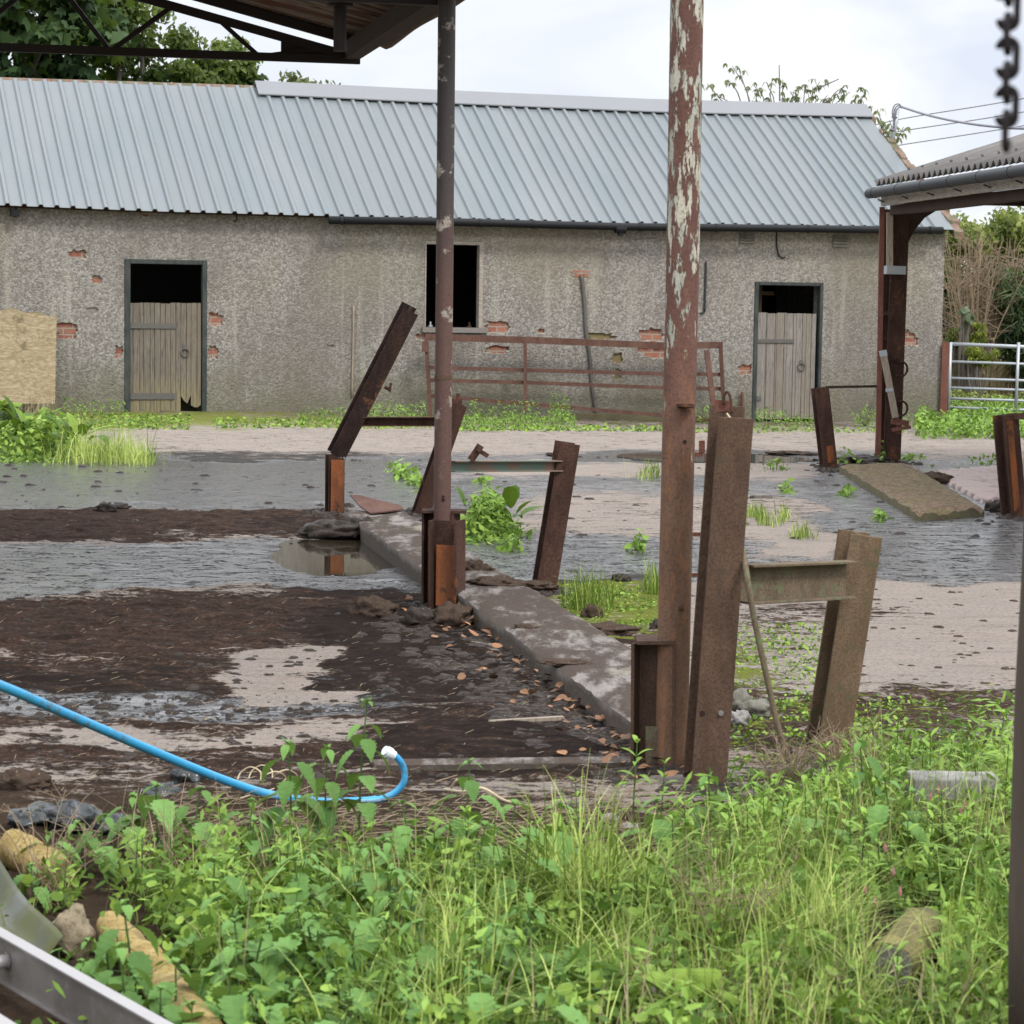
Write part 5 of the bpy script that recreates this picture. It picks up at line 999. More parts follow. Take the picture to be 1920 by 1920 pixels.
# ------------------------------------------------------------------ vegetation
def arrays_mesh(name, verts, faces, tint, mat, parent=None):
    me = bpy.data.meshes.new(name); k = faces.shape[1]
    if parent is not None: verts = verts - np.array(origin(parent))
    me.vertices.add(len(verts)); me.vertices.foreach_set('co', verts.astype(np.float32).ravel())
    me.loops.add(faces.size); me.loops.foreach_set('vertex_index', faces.astype(np.int32).ravel()); me.polygons.add(len(faces))
    me.polygons.foreach_set('loop_start', (np.arange(len(faces)) * k).astype(np.int32)); me.polygons.foreach_set('loop_total', np.full(len(faces), k, np.int32))
    a = me.attributes.new('tint', 'FLOAT', 'FACE'); a.data.foreach_set('value', tint.astype(np.float32)); me.update(); me.validate()
    me.materials.append(M[mat]); o = bpy.data.objects.new(name, me); COL.objects.link(o)
    if parent is not None: o.parent = parent
    return o
def Gn(px, py, dz=0.):
    px = np.asarray(px, float); py = np.asarray(py, float)
    d = FW[None] + ((px - 960) / F)[:, None] * RX[None] - ((py - 960) / F)[:, None] * UX[None]; z = np.zeros(len(px))
    for _ in range(5): t = (z + dz - CH) / d[:, 2]; q = CC[None] + d * t[:, None]; z = gz(q[:, 0], q[:, 1])
    return q
def unit(a): return a / (np.linalg.norm(a, axis=1, keepdims=True) + 1e-9)
def cloud(tmpl, pos, nrm, size, droop=0.):
    """place a flat leaf outline (k,2) at every pos with normal nrm"""
    n = len(pos); nrm = unit(nrm); a = unit(np.cross(nrm, unit(rng.normal(size=(n, 3))))); b = np.cross(nrm, a); T = np.array(tmpl)
    if droop:                         # leaf axis points outward and down
        b = unit(b + np.array([0, 0, -droop])); a = unit(np.cross(b, nrm))
    v = pos[:, None] + (T[None, :, 0, None] * a[:, None] + T[None, :, 1, None] * b[:, None]) * size[:, None, None]
    v = v - nrm[:, None] * (size[:, None, None] * (np.abs(T[None, :, 0, None]) * .35 + (T[None, :, 1, None] ** 2) * .3))
    k = len(T); return v.reshape(-1, 3), np.arange(n * k).reshape(n, k)
RHOMB = [(0, 0), (.30, .38), (.17, .75), (0, 1), (-.17, .75), (-.30, .38)]
LANCE = [(0, 0), (.13, .35), (.09, .7), (0, 1), (-.09, .7), (-.13, .35)]
ROUND = [(0, 0), (.34, .22), (.40, .6), (.2, .95), (-.2, .95), (-.40, .6), (-.34, .22)]
SYCA = [(0, 0), (.22, .02), (.5, .12), (.36, .34), (.52, .62), (.24, .56), (0, 1), (-.24, .56), (-.52, .62), (-.36, .34), (-.5, .12), (-.22, .02)]
def crown(name, centre, rad, nclump, nleaf, tmpl, size, mat, parent, cl=.35, hollow=.45, flat=.7, droop=.5):
    u = unit(rng.normal(size=(nclump, 3))); r = (hollow + (1 - hollow) * rng.random(nclump) ** .6)[:, None]; c = np.array(centre) + u * r * np.array(rad) * rng.uniform(.8, 1.12, (nclump, 1))
    g = unit(rng.normal(size=(nclump * nleaf, 3))) * (rng.random(nclump * nleaf) ** .5)[:, None] * cl * rng.uniform(.6, 1.4, (nclump, 1)).repeat(nleaf, 0); g[:, 2] *= flat
    pos = c.repeat(nleaf, 0) + g; nr = unit(g) * .7 + rng.normal(size=g.shape) * .45 + np.array([0, 0, .7]); sz = size * rng.uniform(.6, 1.3, len(pos))
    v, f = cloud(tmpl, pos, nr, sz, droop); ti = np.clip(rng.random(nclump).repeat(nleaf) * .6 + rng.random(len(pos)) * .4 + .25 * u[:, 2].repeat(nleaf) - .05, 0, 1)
    return arrays_mesh(name, v, f, ti, mat, parent)
def tree(name, label, cat, px, py, Yt, rad, ncl, nlf, tmpl, size, mat, trunk_r=.12, group=None, **k):
    c = P(px, py, Yt); z0 = float(gz(c.x, c.y)); t = thing(name, label, cat, (c.x, c.y, z0), group); mb = MB()
    mb.tube(curve([(c.x, c.y, z0 - .2), (c.x + .1, c.y + .05, z0 + (c.z - z0) * .5), (c.x, c.y, c.z + rad[2] * .3)], 5), list(np.linspace(trunk_r, trunk_r * .4, 11)), 8)
    rr = random.Random(int(px))
    for i in range(9):
        a = rr.uniform(0, 6.28); zz = z0 + (c.z - z0) * rr.uniform(.35, 1.); s0_ = V(c.x, c.y, zz); e = V(c.x + math.cos(a) * rad[0] * .8, c.y + math.sin(a) * rad[1] * .8, zz + rad[2] * rr.uniform(.2, .7)); mb.tube(curve([s0_, s0_.lerp(e, .5) + V(0, 0, .1), e], 4), list(np.linspace(trunk_r * .35, trunk_r * .1, 9)), 6)
    mb.build('trunk', 'bark', t, smooth=True); crown('crown', c, rad, ncl, nlf, tmpl, size, mat, t, **k); return t
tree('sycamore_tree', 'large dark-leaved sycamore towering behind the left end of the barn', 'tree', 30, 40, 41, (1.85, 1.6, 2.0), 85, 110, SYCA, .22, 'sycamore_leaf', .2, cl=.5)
tree('hedgerow_tree', 'mid green bushy tree behind the barn ridge right of the sycamore', 'tree', 265, 120, 43, (1.15, .9, 1.2), 60, 110, RHOMB, .13, 'bush_leaf', .09, cl=.3)
tree('hedgerow_tree', 'yellowish green bushy tree behind the ridge just left of the ridge cap', 'tree', 415, 140, 44, (.62, .8, .75), 38, 95, RHOMB, .13, 'bush_leaf', .07, cl=.26)
tree('hedgerow_tree', 'thin treetop peeping over the left end of the ridge cap', 'tree', 565, 178, 46, (.62, .5, .42), 26, 28, RHOMB, .12, 'ash_leaf', .05, cl=.2)
tree('ivy_tree', 'bright green ivy-clad stem between the sycamore and the hedge trees', 'tree', 218, 40, 42.5, (.34, .4, .9), 30, 80, RHOMB, .11, 'bush_leaf', .07, cl=.22)
# chestnut with drooping leaf whorls behind the right end of the ridge
def whorl_tree(label, tips, Yt, base):
    c = P(base[0], base[1], Yt); z0 = float(gz(c.x, c.y)); t = thing('chestnut_tree', label, 'tree', (c.x, c.y, z0)); mb = MB(); lm = []; tn = []
    mb.tube([(c.x, c.y, z0), (c.x + .05, c.y, c.z - 1.0), (c.x, c.y, c.z)], [.11, .08, .05], 8); rr = random.Random(5); vs = []
    for (x, y) in tips:
        tip = P(x, y, Yt + rr.uniform(-.4, .4)); st = P(base[0] + (x - base[0]) * rr.uniform(.45, .7) + rr.uniform(-12, 12), base[1] + rr.uniform(-5, 25), Yt)
        mid = st.lerp(tip, .55) + V(rr.uniform(-.12, .12), 0, rr.uniform(.0, .12)); mb.tube(curve([c - V(0, 0, .6), st, mid, tip], 5), list(np.linspace(.018, .006, 16)), 5)
        for w in range(3):
            o_ = tip + V(rr.uniform(-.13, .13), rr.uniform(-.1, .1), rr.uniform(-.10, .06)); n_ = rr.randint(4, 7)
            for k in range(n_):
                a = 2 * math.pi * k / n_ + rr.random(); d = V(math.cos(a) * .75, math.sin(a) * .75, rr.uniform(-.9, .1)).normalized(); lm.append((o_, d, rr.uniform(.07, .13)))
    mb.build('trunk', 'bark', t, smooth=True); lb = MB()
    for o_, d, L_ in lm: lb.tint = rr.random(); lb.leaf(o_, d, (0, 0, 1), L_, lambda q: (.19 * math.sin(math.pi * q ** .8) if 0 < q < 1 else .01, 0), rr.uniform(.3, 1.3), .25, 3)
    lb.build('crown', 'ash_leaf', t)
whorl_tree('sparse grey-green tree with drooping leaf whorls above the ridge right of the peeling pole', [(1373, 124), (1386, 133), (1365, 150), (1326, 157), (1344, 179), (1413, 160), (1419, 171), (1448, 146), (1468, 149), (1439, 160), (1482, 171), (1497, 175), (1515, 175), (1537, 153), (1524, 162), (1585, 160), (1606, 179), (1623, 170), (1570, 182), (1435, 186), (1471, 182), (1552, 178), (1594, 172), (1508, 160), (1488, 186), (1530, 188), (1350, 190), (1410, 188)], 41, (1480, 235))
whorl_tree('drooping leafy treetop beside the cable mast at the gable end', [(1645, 204), (1657, 233), (1672, 244), (1694, 238), (1677, 262), (1676, 277), (1664, 250), (1686, 250), (1652, 222), (1682, 285), (1668, 225)], 40, (1664, 330))
mb = MB()
for s_, e in (((1462, 190), (1461, 122)), ((1535, 165), (1573, 148))): mb.tube([P(*s_, 41), P(*e, 41)], [.014, .008], 5)
single(mb, 'bare_twig', 'bark', 'two bare twig tips sticking out of the sparse treetop', 'twig', P(1462, 190, 41))
# thicket beyond the field gate
YT = 39.
def bush(name, label, px, py, Yt, rad, ncl, nlf, tmpl, size, mat, cat='bush', group=None, **k):
    c = P(px, py, Yt); z0 = float(gz(c.x, c.y)); t = thing(name, label, cat, (c.x, c.y, z0), group); mb = MB(); rr = random.Random(int(px + py))
    for i in range(7):
        e = V(c.x + rr.uniform(-.7, .7) * rad[0], c.y + rr.uniform(-.5, .5) * rad[1], c.z + rr.uniform(-.2, .7) * rad[2]); mb.tube(curve([(c.x + rr.uniform(-.1, .1), c.y, z0 - .1), V(c.x, c.y, z0).lerp(e, .5) + V(rr.uniform(-.1, .1), 0, 0), e], 4), list(np.linspace(.03, .008, 9)), 5)
    mb.build('stem', 'bark', t); crown('foliage', c, rad, ncl, nlf, tmpl, size, mat, t, **k); return t
bush('leafy_shrub', 'tall light green shrub above the bare twigs by the barn corner', 1805, 450, 40.5, (.55, .5, .5), 46, 26, RHOMB, .10, 'hedge_leaf', cl=.22, hollow=.1)
bush('leafy_shrub', 'tall light green shrub under the shed beam, nearer the middle of the thicket', 1868, 432, 41.5, (.45, .5, .4), 40, 40, RHOMB, .10, 'hedge_leaf', cl=.22, hollow=.1)
bush('leafy_shrub', 'tall light green shrub at the frame edge below the shed beam', 1940, 440, 42, (.5, .5, .45), 40, 45, RHOMB, .10, 'hedge_leaf', cl=.22, hollow=.1)
bush('undergrowth_bush', 'dark green bush low behind the bare twigs', 1790, 560, 42.5, (.7, .5, 1.25), 100, 70, RHOMB, .11, 'bush_leaf', cl=.3, hollow=.1)
bush('undergrowth_bush', 'dark green bush filling the thicket beside the conifer', 1890, 530, 43, (.8, .5, 1.3), 90, 70, RHOMB, .11, 'bush_leaf', cl=.3, hollow=.1)
bush('conifer', 'dark feathery conifer at the right side of the thicket', 1918, 590, YT + .6, (.50, .5, 1.0), 60, 90, [(0, 0), (.05, .4), (.03, .8), (0, 1), (-.03, .8), (-.05, .4)], .22, 'conifer_leaf', 'conifer', cl=.28, hollow=.1, droop=.3)
bush('golden_conifer', 'small yellow-green conifer shrub behind the gate top bar', 1832, 622, YT, (.14, .15, .24), 26, 50, LANCE, .07, 'golden_leaf', cl=.09, hollow=.1)
bush('golden_conifer', 'rounded yellow-green shrub between the upper gate bars', 1836, 664, YT - .6, (.25, .2, .20), 30, 60, LANCE, .07, 'golden_leaf', cl=.1, hollow=.1)
bush('golden_conifer', 'pale yellow-green shrub by the gate post', 1795, 628, YT + .3, (.14, .15, .2), 20, 40, LANCE, .07, 'hedge_leaf', cl=.1, hollow=.1)
bush('sapling', 'grey-green sapling with broad leaves in front of the bare twigs', 1813, 590, YT - .4, (.14, .12, .24), 9, 4, ROUND, .095, 'grey_leaf', cl=.1, hollow=.1, droop=.9)
def twigs(label, cx, by, n, spread, top, Yt, seed):
    rr = random.Random(seed); c = P(cx, by, Yt); t = MB()
    for i in range(n):
        x0 = cx + rr.gauss(0, spread * .35); x1 = x0 + rr.gauss(0, spread * .95); y1 = top + abs(rr.gauss(0, 60)); d = rr.uniform(-.5, .5)
        q = curve([P(x0, by, Yt + d), P(x0 + (x1 - x0) * .35, by + (y1 - by) * .45, Yt + d), P(x1, y1, Yt + d + rr.uniform(-.3, .3))], 5); t.tube(q, list(np.linspace(.013, .005, len(q))), 4)
        for j in range(rr.randint(5, 9)):
            p = q[rr.randint(3, len(q) - 2)]; e = p + V(rr.gauss(0, .3), rr.gauss(0, .2), rr.uniform(.0, .35)); t.tube([p, p.lerp(e, .5) + V(0, 0, .04), e], [.006, .005, .003], 3)
    return single(t, 'bare_shrub', 'twig', label, 'shrub', (c.x, c.y, float(gz(c.x, c.y))))
twigs('tangle of bare tan twigs rising beside the barn corner', 1812, 700, 60, 50, 425, YT + .5, 3); twigs('tangle of bare tan twigs in the middle of the thicket', 1882, 650, 52, 55, 440, YT + 1.0, 9)
def blades(px, py, h, wd, lean, seed, segs=4, flop=.9):
    """curved grass blades on the ground at photo spots; returns verts, faces"""
    r = np.random.default_rng(seed); q = Gn(px, py); n = len(q); a = r.uniform(0, 2 * np.pi, n); ld = np.stack([np.cos(a), np.sin(a), np.zeros(n)], 1) + lean; sdv = unit(np.cross(ld, np.array([0, 0, 1.]))); bend = r.uniform(.1, 1, n) ** 1.3 * flop; V_ = []
    for i in range(segs + 1):
        t = i / segs; ht = h * (t - .42 * bend * t * t); out = h * (bend * .85 * t ** 1.8 + .06 * t)
        c = q + ld * out[:, None] + np.array([0, 0, 1.]) * ht[:, None]; w = (wd * (1 - t) ** .7 * .5 + .0003)[:, None]; V_ += [c - sdv * w, c + sdv * w]
    v = np.stack(V_, 1).reshape(-1, 3); k = 2 * (segs + 1); b = (np.arange(n) * k)[:, None, None]; f = np.array([[2 * i, 2 * i + 1, 2 * i + 3, 2 * i + 2] for i in range(segs)])[None] + b
    return v, f.reshape(-1, 4), np.repeat(np.clip(r.random(n) * .6 + 1.5 * (fbm(px / 55. + 3, py / 32., 3) - .38), 0, 1), segs)
VB = lambda x: np.interp(x, [-200, 0, 60, 300, 520, 700, 1000, 1180, 1260, 1380, 1500, 1620, 1760, 1920, 2300], [1780, 1720, 1665, 1610, 1605, 1625, 1620, 1610, 1600, 1565, 1525, 1465, 1445, 1425, 1410])
def excl(px, py):
    k = np.clip((px - np.interp(py, [1540, 1680, 1800, 1900, 2000], [40, 70, 130, 280, 440])) / 40, .06, 1)
    ax, ay, bx, by = 190., 1720., 410., 1975.; t = np.clip(((px - ax) * (bx - ax) + (py - ay) * (by - ay)) / ((bx - ax) ** 2 + (by - ay) ** 2), 0, 1)
    d = np.hypot(px - ax - t * (bx - ax), (py - ay - t * (by - ay)) * .8); k = k * np.clip((d - 36) / 30, .10, 1); return k * np.clip((np.hypot(px - 125, py - 1800) - 60) / 25, 0, 1) * np.clip((np.hypot((px - 1685) * .9, (py - 1810) * .75) - 66) / 25, .03, 1)
def field(n, region, dens, seed):
    r = np.random.default_rng(seed); px = r.uniform(region[0], region[1], n * 6); Yw = r.uniform(4.35, 9.0, n * 6); py = 566 + F * CH / Yw; px = 960 + (px - 960) * 1.0
    keep = dens(px, py) * excl(px, py) * (Yw / 7.) > r.random(n * 6); return px[keep][:n], py[keep][:n]
def thin(px, py):
    k = (excl(px, py) > rng.random(len(px))) & (py > VB(px)); return px[k], py[k]
def edge_(px, py): return np.clip((py - VB(px)) / 60, 0, 1)
pn = lambda px, py, s, o=0: fbm(px / s + o, py / s * 1.6 + o, 3)
# grass in the foreground
r = np.random.default_rng(1)
def dg(px, py):
    right = np.clip((px - 420) / 420, .22, 1); patch = sst(pn(px, py, 150, 3), .40, .60); return edge_(px, py) * right * (.16 + .84 * patch) * (1 - .75 * np.exp(-(((px - 300) / 230) ** 2 + ((py - 1830) / 120) ** 2)))
px, py = field(17000, (-150, 2050), dg, 2); h = (.45 + .55 * np.clip((py - VB(px)) / 130, 0, 1)) * r.gamma(5, .026, len(px)) * np.where(r.random(len(px)) < .1, 1.6, 1); h = np.clip(h, .04, .30)
g1 = blades(px, py, h, np.full(len(px), .0036), np.array([.15, -.1, 0]), 3, 4, 1.3)
px, py = r.normal(1080, 50, 220), r.normal(1735, 16, 220); g2 = blades(px, py, r.uniform(.22, .42, 220), np.full(220, .004), np.array([-.1, -.15, 0]), 4, 6, 1.15)
px, py = thin(r.normal(1480, 120, 800), r.normal(1800, 40, 800)); g3 = blades(px, py, r.uniform(.12, .26, len(px)), np.full(len(px), .003), np.array([.25, -.1, 0]), 6, 5, 1.1)
def join(*gs):
    vs, fs, ts, o = [], [], [], 0
    for v, f, t in gs: vs.append(v); fs.append(f + o); ts.append(t); o += len(v)
    return np.concatenate(vs), np.concatenate(fs), np.concatenate(ts)
o = arrays_mesh('grass', *join(g1, g2, g3), 'grass_blade'); o['kind'] = 'stuff'; o['label'] = 'rough bright grass growing in the foreground'
px, py = field(2600, (-100, 1990), lambda a, b: edge_(a, b + 45) * sst(pn(a, b, 130, 17), .5, .62), 12); o = arrays_mesh('dry_stems', *blades(px, py, r.uniform(.05, .28, len(px)), np.full(len(px), .0026), np.zeros(3), 14, 3, 1.1), 'dry_grass'); o['kind'] = 'stuff'; o['label'] = 'dead straw-coloured stems among the foreground weeds'
# low broad-leaved ground cover
def cover(n, region, dens, hmax, size, seed, tmpl, mat, name, label, near=True, pts=None):
    r = np.random.default_rng(seed)
    if pts is None: px, py = field(n, region, dens, seed)
    else: px, py = pts
    q = Gn(px, py); q[:, 2] += r.random(len(q)) ** 1.3 * hmax * (.35 + 1.2 * pn(px, py, 60, 8)); nr = rng.normal(size=q.shape) * .55 + np.array([0, -.25, 1.]); v, f = cloud(tmpl, q, nr, size * r.uniform(.5, 1.5, len(q)), .25); o = arrays_mesh(name, v, f, np.clip(pn(px, py, 60, 2) * 1.7 + r.random(len(q)) * .55 - .68, 0, 1), mat); o['kind'] = 'stuff'; o['label'] = label; return o
cover(30000, (-150, 2050), lambda a, b: edge_(a, b - 8) * (.12 + .88 * sst(pn(a, b, 90, 21), .42, .60)), .11, .021, 31, ROUND, 'herb_leaf', 'ground_cover', 'mat of small round-leaved weeds under the taller plants')
cover(13000, (-150, 2050), lambda a, b: edge_(a, b) * sst(pn(a, b, 90, 37), .46, .62), .17, .036, 33, LANCE, 'weed_leaf', 'ground_cover', 'narrow-leaved bright green weeds in the foreground')
cover(9000, (1250, 2050), lambda a, b: np.clip((b - VB(a) + 60) / 50, 0, 1) * (b < 1800), .15, .034, 35, LANCE, 'weed_leaf', 'ground_cover', 'dense narrow-leaved weeds round the feet of the girder posts')
# individual plants -----------------------------------------------------------------
def nprof(n):
    def f(t):
        i = round(t * n); e = .36 * math.sin(math.pi * min(1, (t * .97 + .02)) ** .72) * (1 - .25 * t); return (max(.004, e * (1.06 if i % 2 else .80)), (.0 if i % 2 else .028))
    return f
def nettle_mesh(seed, hgt):
    rr = random.Random(seed); st, lf = MB(), MB(); n = max(4, int(hgt / .040)); top = V(rr.uniform(-.08, .08) * hgt, rr.uniform(-.1, .04) * hgt, hgt); pts = curve([(0, 0, -.03), top * .5 + V(rr.uniform(-.02, .02), 0, 0), top], 6); st.tube(pts, list(np.linspace(.0036, .0016, len(pts))), 5)
    for i in range(n):
        f = (i + 1) / n; p = pts[min(len(pts) - 1, int(f * (len(pts) - 1)))]; a0 = i * math.pi / 2 + rr.uniform(-.25, .25); L_ = (.044 + .056 * math.sin(math.pi * min(1, .22 + f * .72))) * rr.uniform(.8, 1.15) * (1 if f < .9 else .62) * (.72 if hgt > .3 else 1)
        if f < .3 and rr.random() < .4: continue
        for s_ in (0, math.pi):
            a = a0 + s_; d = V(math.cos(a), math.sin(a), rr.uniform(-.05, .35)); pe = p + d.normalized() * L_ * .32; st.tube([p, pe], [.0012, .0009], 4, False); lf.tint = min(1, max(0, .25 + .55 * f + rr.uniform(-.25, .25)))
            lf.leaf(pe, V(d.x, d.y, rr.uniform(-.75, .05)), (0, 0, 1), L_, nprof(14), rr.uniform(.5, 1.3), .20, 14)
    for k in range(4): a = k * math.pi / 2 + .6; lf.tint = .95; lf.leaf(top, V(math.cos(a) * rr.uniform(.5, 1.2), math.sin(a), rr.uniform(.4, 1.6)), (0, 0, 1), rr.uniform(.014, .03), nprof(8), rr.uniform(.3, 1.2), .35, 8)
    return st, lf
def weed_mesh(seed, hgt, L0=.052):
    rr = random.Random(seed); st, lf = MB(), MB(); n = max(5, int(hgt / .022)); top = V(rr.uniform(-.1, .1) * hgt, rr.uniform(-.12, .06) * hgt, hgt); pts = curve([(0, 0, -.03), top * .5, top], 6); st.tube(pts, list(np.linspace(.0026, .0012, len(pts))), 5)
    for i in range(n):
        f = (i + 1) / n; p = pts[min(len(pts) - 1, int(f * (len(pts) - 1)))]; L_ = L0 * rr.uniform(.7, 1.15) * (.65 + .6 * math.sin(math.pi * min(1, f * .9))) 
        for s_ in (0, math.pi):
            a = i * 1.9 + s_ + rr.uniform(-.3, .3); d = V(math.cos(a), math.sin(a), .25 + .9 * f ** 3); lf.tint = min(1, max(0, .2 + .6 * f + rr.uniform(-.2, .2))); lf.leaf(p, d, (0, 0, 1), L_, lambda t: (.135 * math.sin(math.pi * t ** .85) if t < 1 else .004, 0), rr.uniform(.4, 1.), .25, 5)
    return st, lf
def dock_mesh(seed, n, L0, wv=.17):
    rr = random.Random(seed); st, lf = MB(), MB()
    for i in range(n):
        a = rr.uniform(0, 6.28); el = rr.uniform(.35, 1.35); d = V(math.cos(a) * math.cos(el), math.sin(a) * math.cos(el), math.sin(el)); L_ = L0 * rr.uniform(.6, 1.2); pe = d * L_ * .35; st.tube([(0, 0, -.02), pe], [.004, .0025], 5, False); lf.tint = rr.random()
        lf.leaf(pe, d, V(-d.x * .4, -d.y * .4, 1), L_, lambda t: (wv * (math.sin(math.pi * t ** .8) if t < 1 else .0) * (1 + .10 * math.sin(t * 21)) + .004, 0), rr.uniform(.4, 1.3), rr.uniform(.1, .35), 9)
    return st, lf
def plant(kind, meshes, mats, name, label, cat, group, x, y, z=None, rz=0, sc=1., cache={}):
    if kind not in cache:
        st, lf = meshes(); e = thing(name, label, cat, (0, 0, 0), group); a = st.build('stem', mats[0], e, True); b = lf.build('leaves', mats[1], e, True); cache[kind] = e; r_ = e; e['used'] = 1; del e['used']
    else:
        s_ = cache[kind]; r_ = s_.copy(); COL.objects.link(r_)
        for ch in list(s_.children): c = ch.copy(); COL.objects.link(c); c.parent = r_
        r_['label'] = label; r_['category'] = cat
        if group: r_['group'] = group
        elif 'group' in r_: del r_['group']
    r_.location = (x, y, float(gz(x, y)) if z is None else z); r_.rotation_euler = (0, 0, rz); r_.scale = (sc,) * 3; return r_
NG, WG, DG = 'nettles growing in the foreground', 'narrow-leaved weeds in the foreground', 'docks growing in the foreground'
rr = random.Random(77)
def nettle(px, pyb, top, label=None, sd=None):
    g = G(px, pyb); h = (pyb - top) * g.y / F; k = min((.14, .2, .28, .36, .44), key=lambda q: abs(q - h)); s_ = sd if sd is not None else rr.randint(0, 2)
    plant(('n', k, s_), lambda: nettle_mesh(int(k * 100) * 10 + s_, k), ('stem_green', 'nettle_leaf'), 'nettle', label or 'leafy green stinging nettle with toothed leaves among the foreground weeds', 'nettle', None if label else NG, g.x, g.y, None, rr.uniform(0, 6.28), h / k)
for a in ((672, 1596, 1312, 'tall thin nettle standing highest against the mud right of the hose bend'), (540, 1600, 1388, 'nettle with pale top rising from the end of the blue pipe'), (610, 1590, 1398, 'bushy nettle left of the tallest nettle'), (872, 1632, 1426, 'broad-leaved tall nettle in front of the pale edging strip'), (1610, 1560, 1385, 'tall nettle between the leaning post and the concrete block'), (1330, 1600, 1452, 'nettle in front of the foot of the tall girder post'), (250, 1890, 1690, 'large-leaved nettle overhanging the yellow log'), (240, 1960, 1770, 'large nettle between the ladder and the yellow log')): nettle(*a)
for a in ((960, 1690, 1500), (1035, 1705, 1510), (985, 1740, 1560), (910, 1700, 1540), (760, 1720, 1560), (700, 1770, 1590), (720, 1830, 1680), (300, 1590, 1470), (250, 1600, 1490), (380, 1600, 1480), (470, 1610, 1500), (330, 1950, 1800), (430, 1990, 1820), (480, 1900, 1740), (420, 1820, 1680), (400, 1750, 1610), (1640, 1640, 1460), (1700, 1620, 1480), (1560, 1640, 1500), (1480, 1620, 1500), (1240, 1620, 1500), (1830, 1560, 1430), (1880, 1600, 1470), (1420, 1570, 1470), (660, 1680, 1580), (560, 1720, 1600)): nettle(*a)
for a in ((150, 1905, 1800), (118, 1860, 1780), (190, 1890, 1760), (300, 1975, 1850), (255, 1945, 1830), (165, 1850, 1760), (60, 1700, 1620), (350, 2010, 1880), (90, 1650, 1560), (150, 1640, 1540), (200, 1640, 1530)): nettle(*a)
n_ = 0
while n_ < 75:
    px, py = rr.uniform(60, 1080), rr.uniform(1640, 2040)
    if 180 < px < 420 and 1690 < py < 1930 and rr.random() < .85: continue
    if px < 330 and py > 1790 and px < 330 - (1960 - py) * .3: continue
    if py < VB(px) + 40 or (px > 700 and rr.random() < .45) or excl(px, py) < .5: continue
    nettle(px, py, py - rr.uniform(70, 165)); n_ += 1
def weed(px, pyb, top, label=None):
    g = G(px, pyb); h = (pyb - top) * g.y / F; k = min((.12, .18, .26, .34), key=lambda q: abs(q - h)); s_ = rr.randint(0, 3)
    plant(('w', k, s_), lambda: weed_mesh(int(k * 100) * 10 + s_, k), ('stem_green', 'weed_leaf'), 'willowherb', label or 'bright green narrow-leaved weed standing in the foreground growth', 'weed', None if label else WG, g.x, g.y, None, rr.uniform(0, 6.28), h / k)
weed(1235, 1600, 1425, 'upright bright narrow-leaved weed before the short stanchion'); weed(1085, 1640, 1460, 'upright bright weed right of the broad-leaved nettle'); weed(1185, 1545, 1392, 'feathery weed growing at the near end of the kerb')
for a in ((1715, 1600, 1490), (1745, 1612, 1500), (1785, 1606, 1515), (1820, 1612, 1520), (1850, 1600, 1500), (1885, 1606, 1480), (1700, 1580, 1470), (1765, 1620, 1530), (1835, 1625, 1525), (1800, 1640, 1540)): weed(*a)
n_ = 0
while n_ < 190:
    px, py = rr.uniform(60, 1950), rr.uniform(1470, 2030)
    if py < VB(px) + 15 or (px < 850 and rr.random() < .6) or (py > 1800 and rr.random() < .4) or excl(px, py) < .5: continue
    weed(px, py, py - rr.uniform(60, 150) * (1.15 if px > 1250 and py < 1700 else .95)); n_ += 1
def dock(px, pyb, n, L0, label, group=None, sd=0, wv=.17):
    g = G(px, pyb); plant(('d', n, round(L0, 2), sd), lambda: dock_mesh(n * 7 + sd, n, L0, wv), ('stem_green', 'dock_leaf'), 'dock_plant', label, 'dock', group, g.x, g.y, None, rr.uniform(0, 6.28), 1)
dock(1300, 1935, 5, .15, 'dock with large rounded pale leaves at the bottom edge', None, 1, .3); dock(1520, 1965, 4, .15, 'dock with one big upright round leaf at the bottom edge', None, 2, .3); dock(1800, 1640, 5, .12, 'bright broad dock below the concrete block', None, 3, .25)
dock(715, 1650, 5, .12, 'upright yellowish dock right of the hose end', None, 4); dock(640, 1760, 6, .12, 'upright serrated dock leaf cluster in the middle weeds', None, 5); dock(940, 1960, 6, .13, 'dark upright dock near the bottom centre', None, 6); dock(1420, 1960, 6, .13, 'spreading dock between the two round-leaved docks', None, 7)
for i in range(14):
    px, py = rr.uniform(500, 1900), rr.uniform(1660, 1990); dock(px, py, 5, .11, 'small dock with upright leaves in the foreground growth', DG, 8)
# pink persicaria heads
for i, (px, py, pb) in enumerate(((1745, 1495, 1600), (1760, 1482, 1605), (1800, 1520, 1620), (1810, 1512, 1625), (1675, 1635, 1760), (1622, 1668, 1780), (1640, 1690, 1790), (1688, 1672, 1790), (1660, 1590, 1720))):
    g = G(px + 4, pb); tp = P(px, py, g.y); e = thing('persicaria', 'thin weed stem tipped with a small pink flower spike', 'flower', g, 'pink flower spikes among the right-hand weeds'); mb = MB(); mb.tube(curve([g, g.lerp(tp, .5) + V(.01, 0, 0), tp], 4), .0012, 4); mb.build('stem', 'stem_green', e); mb = MB(); mb.blob(tp, (.0032, .0032, .010), i, .3, 6, 4); mb.build('flower_spike', 'pink', e)
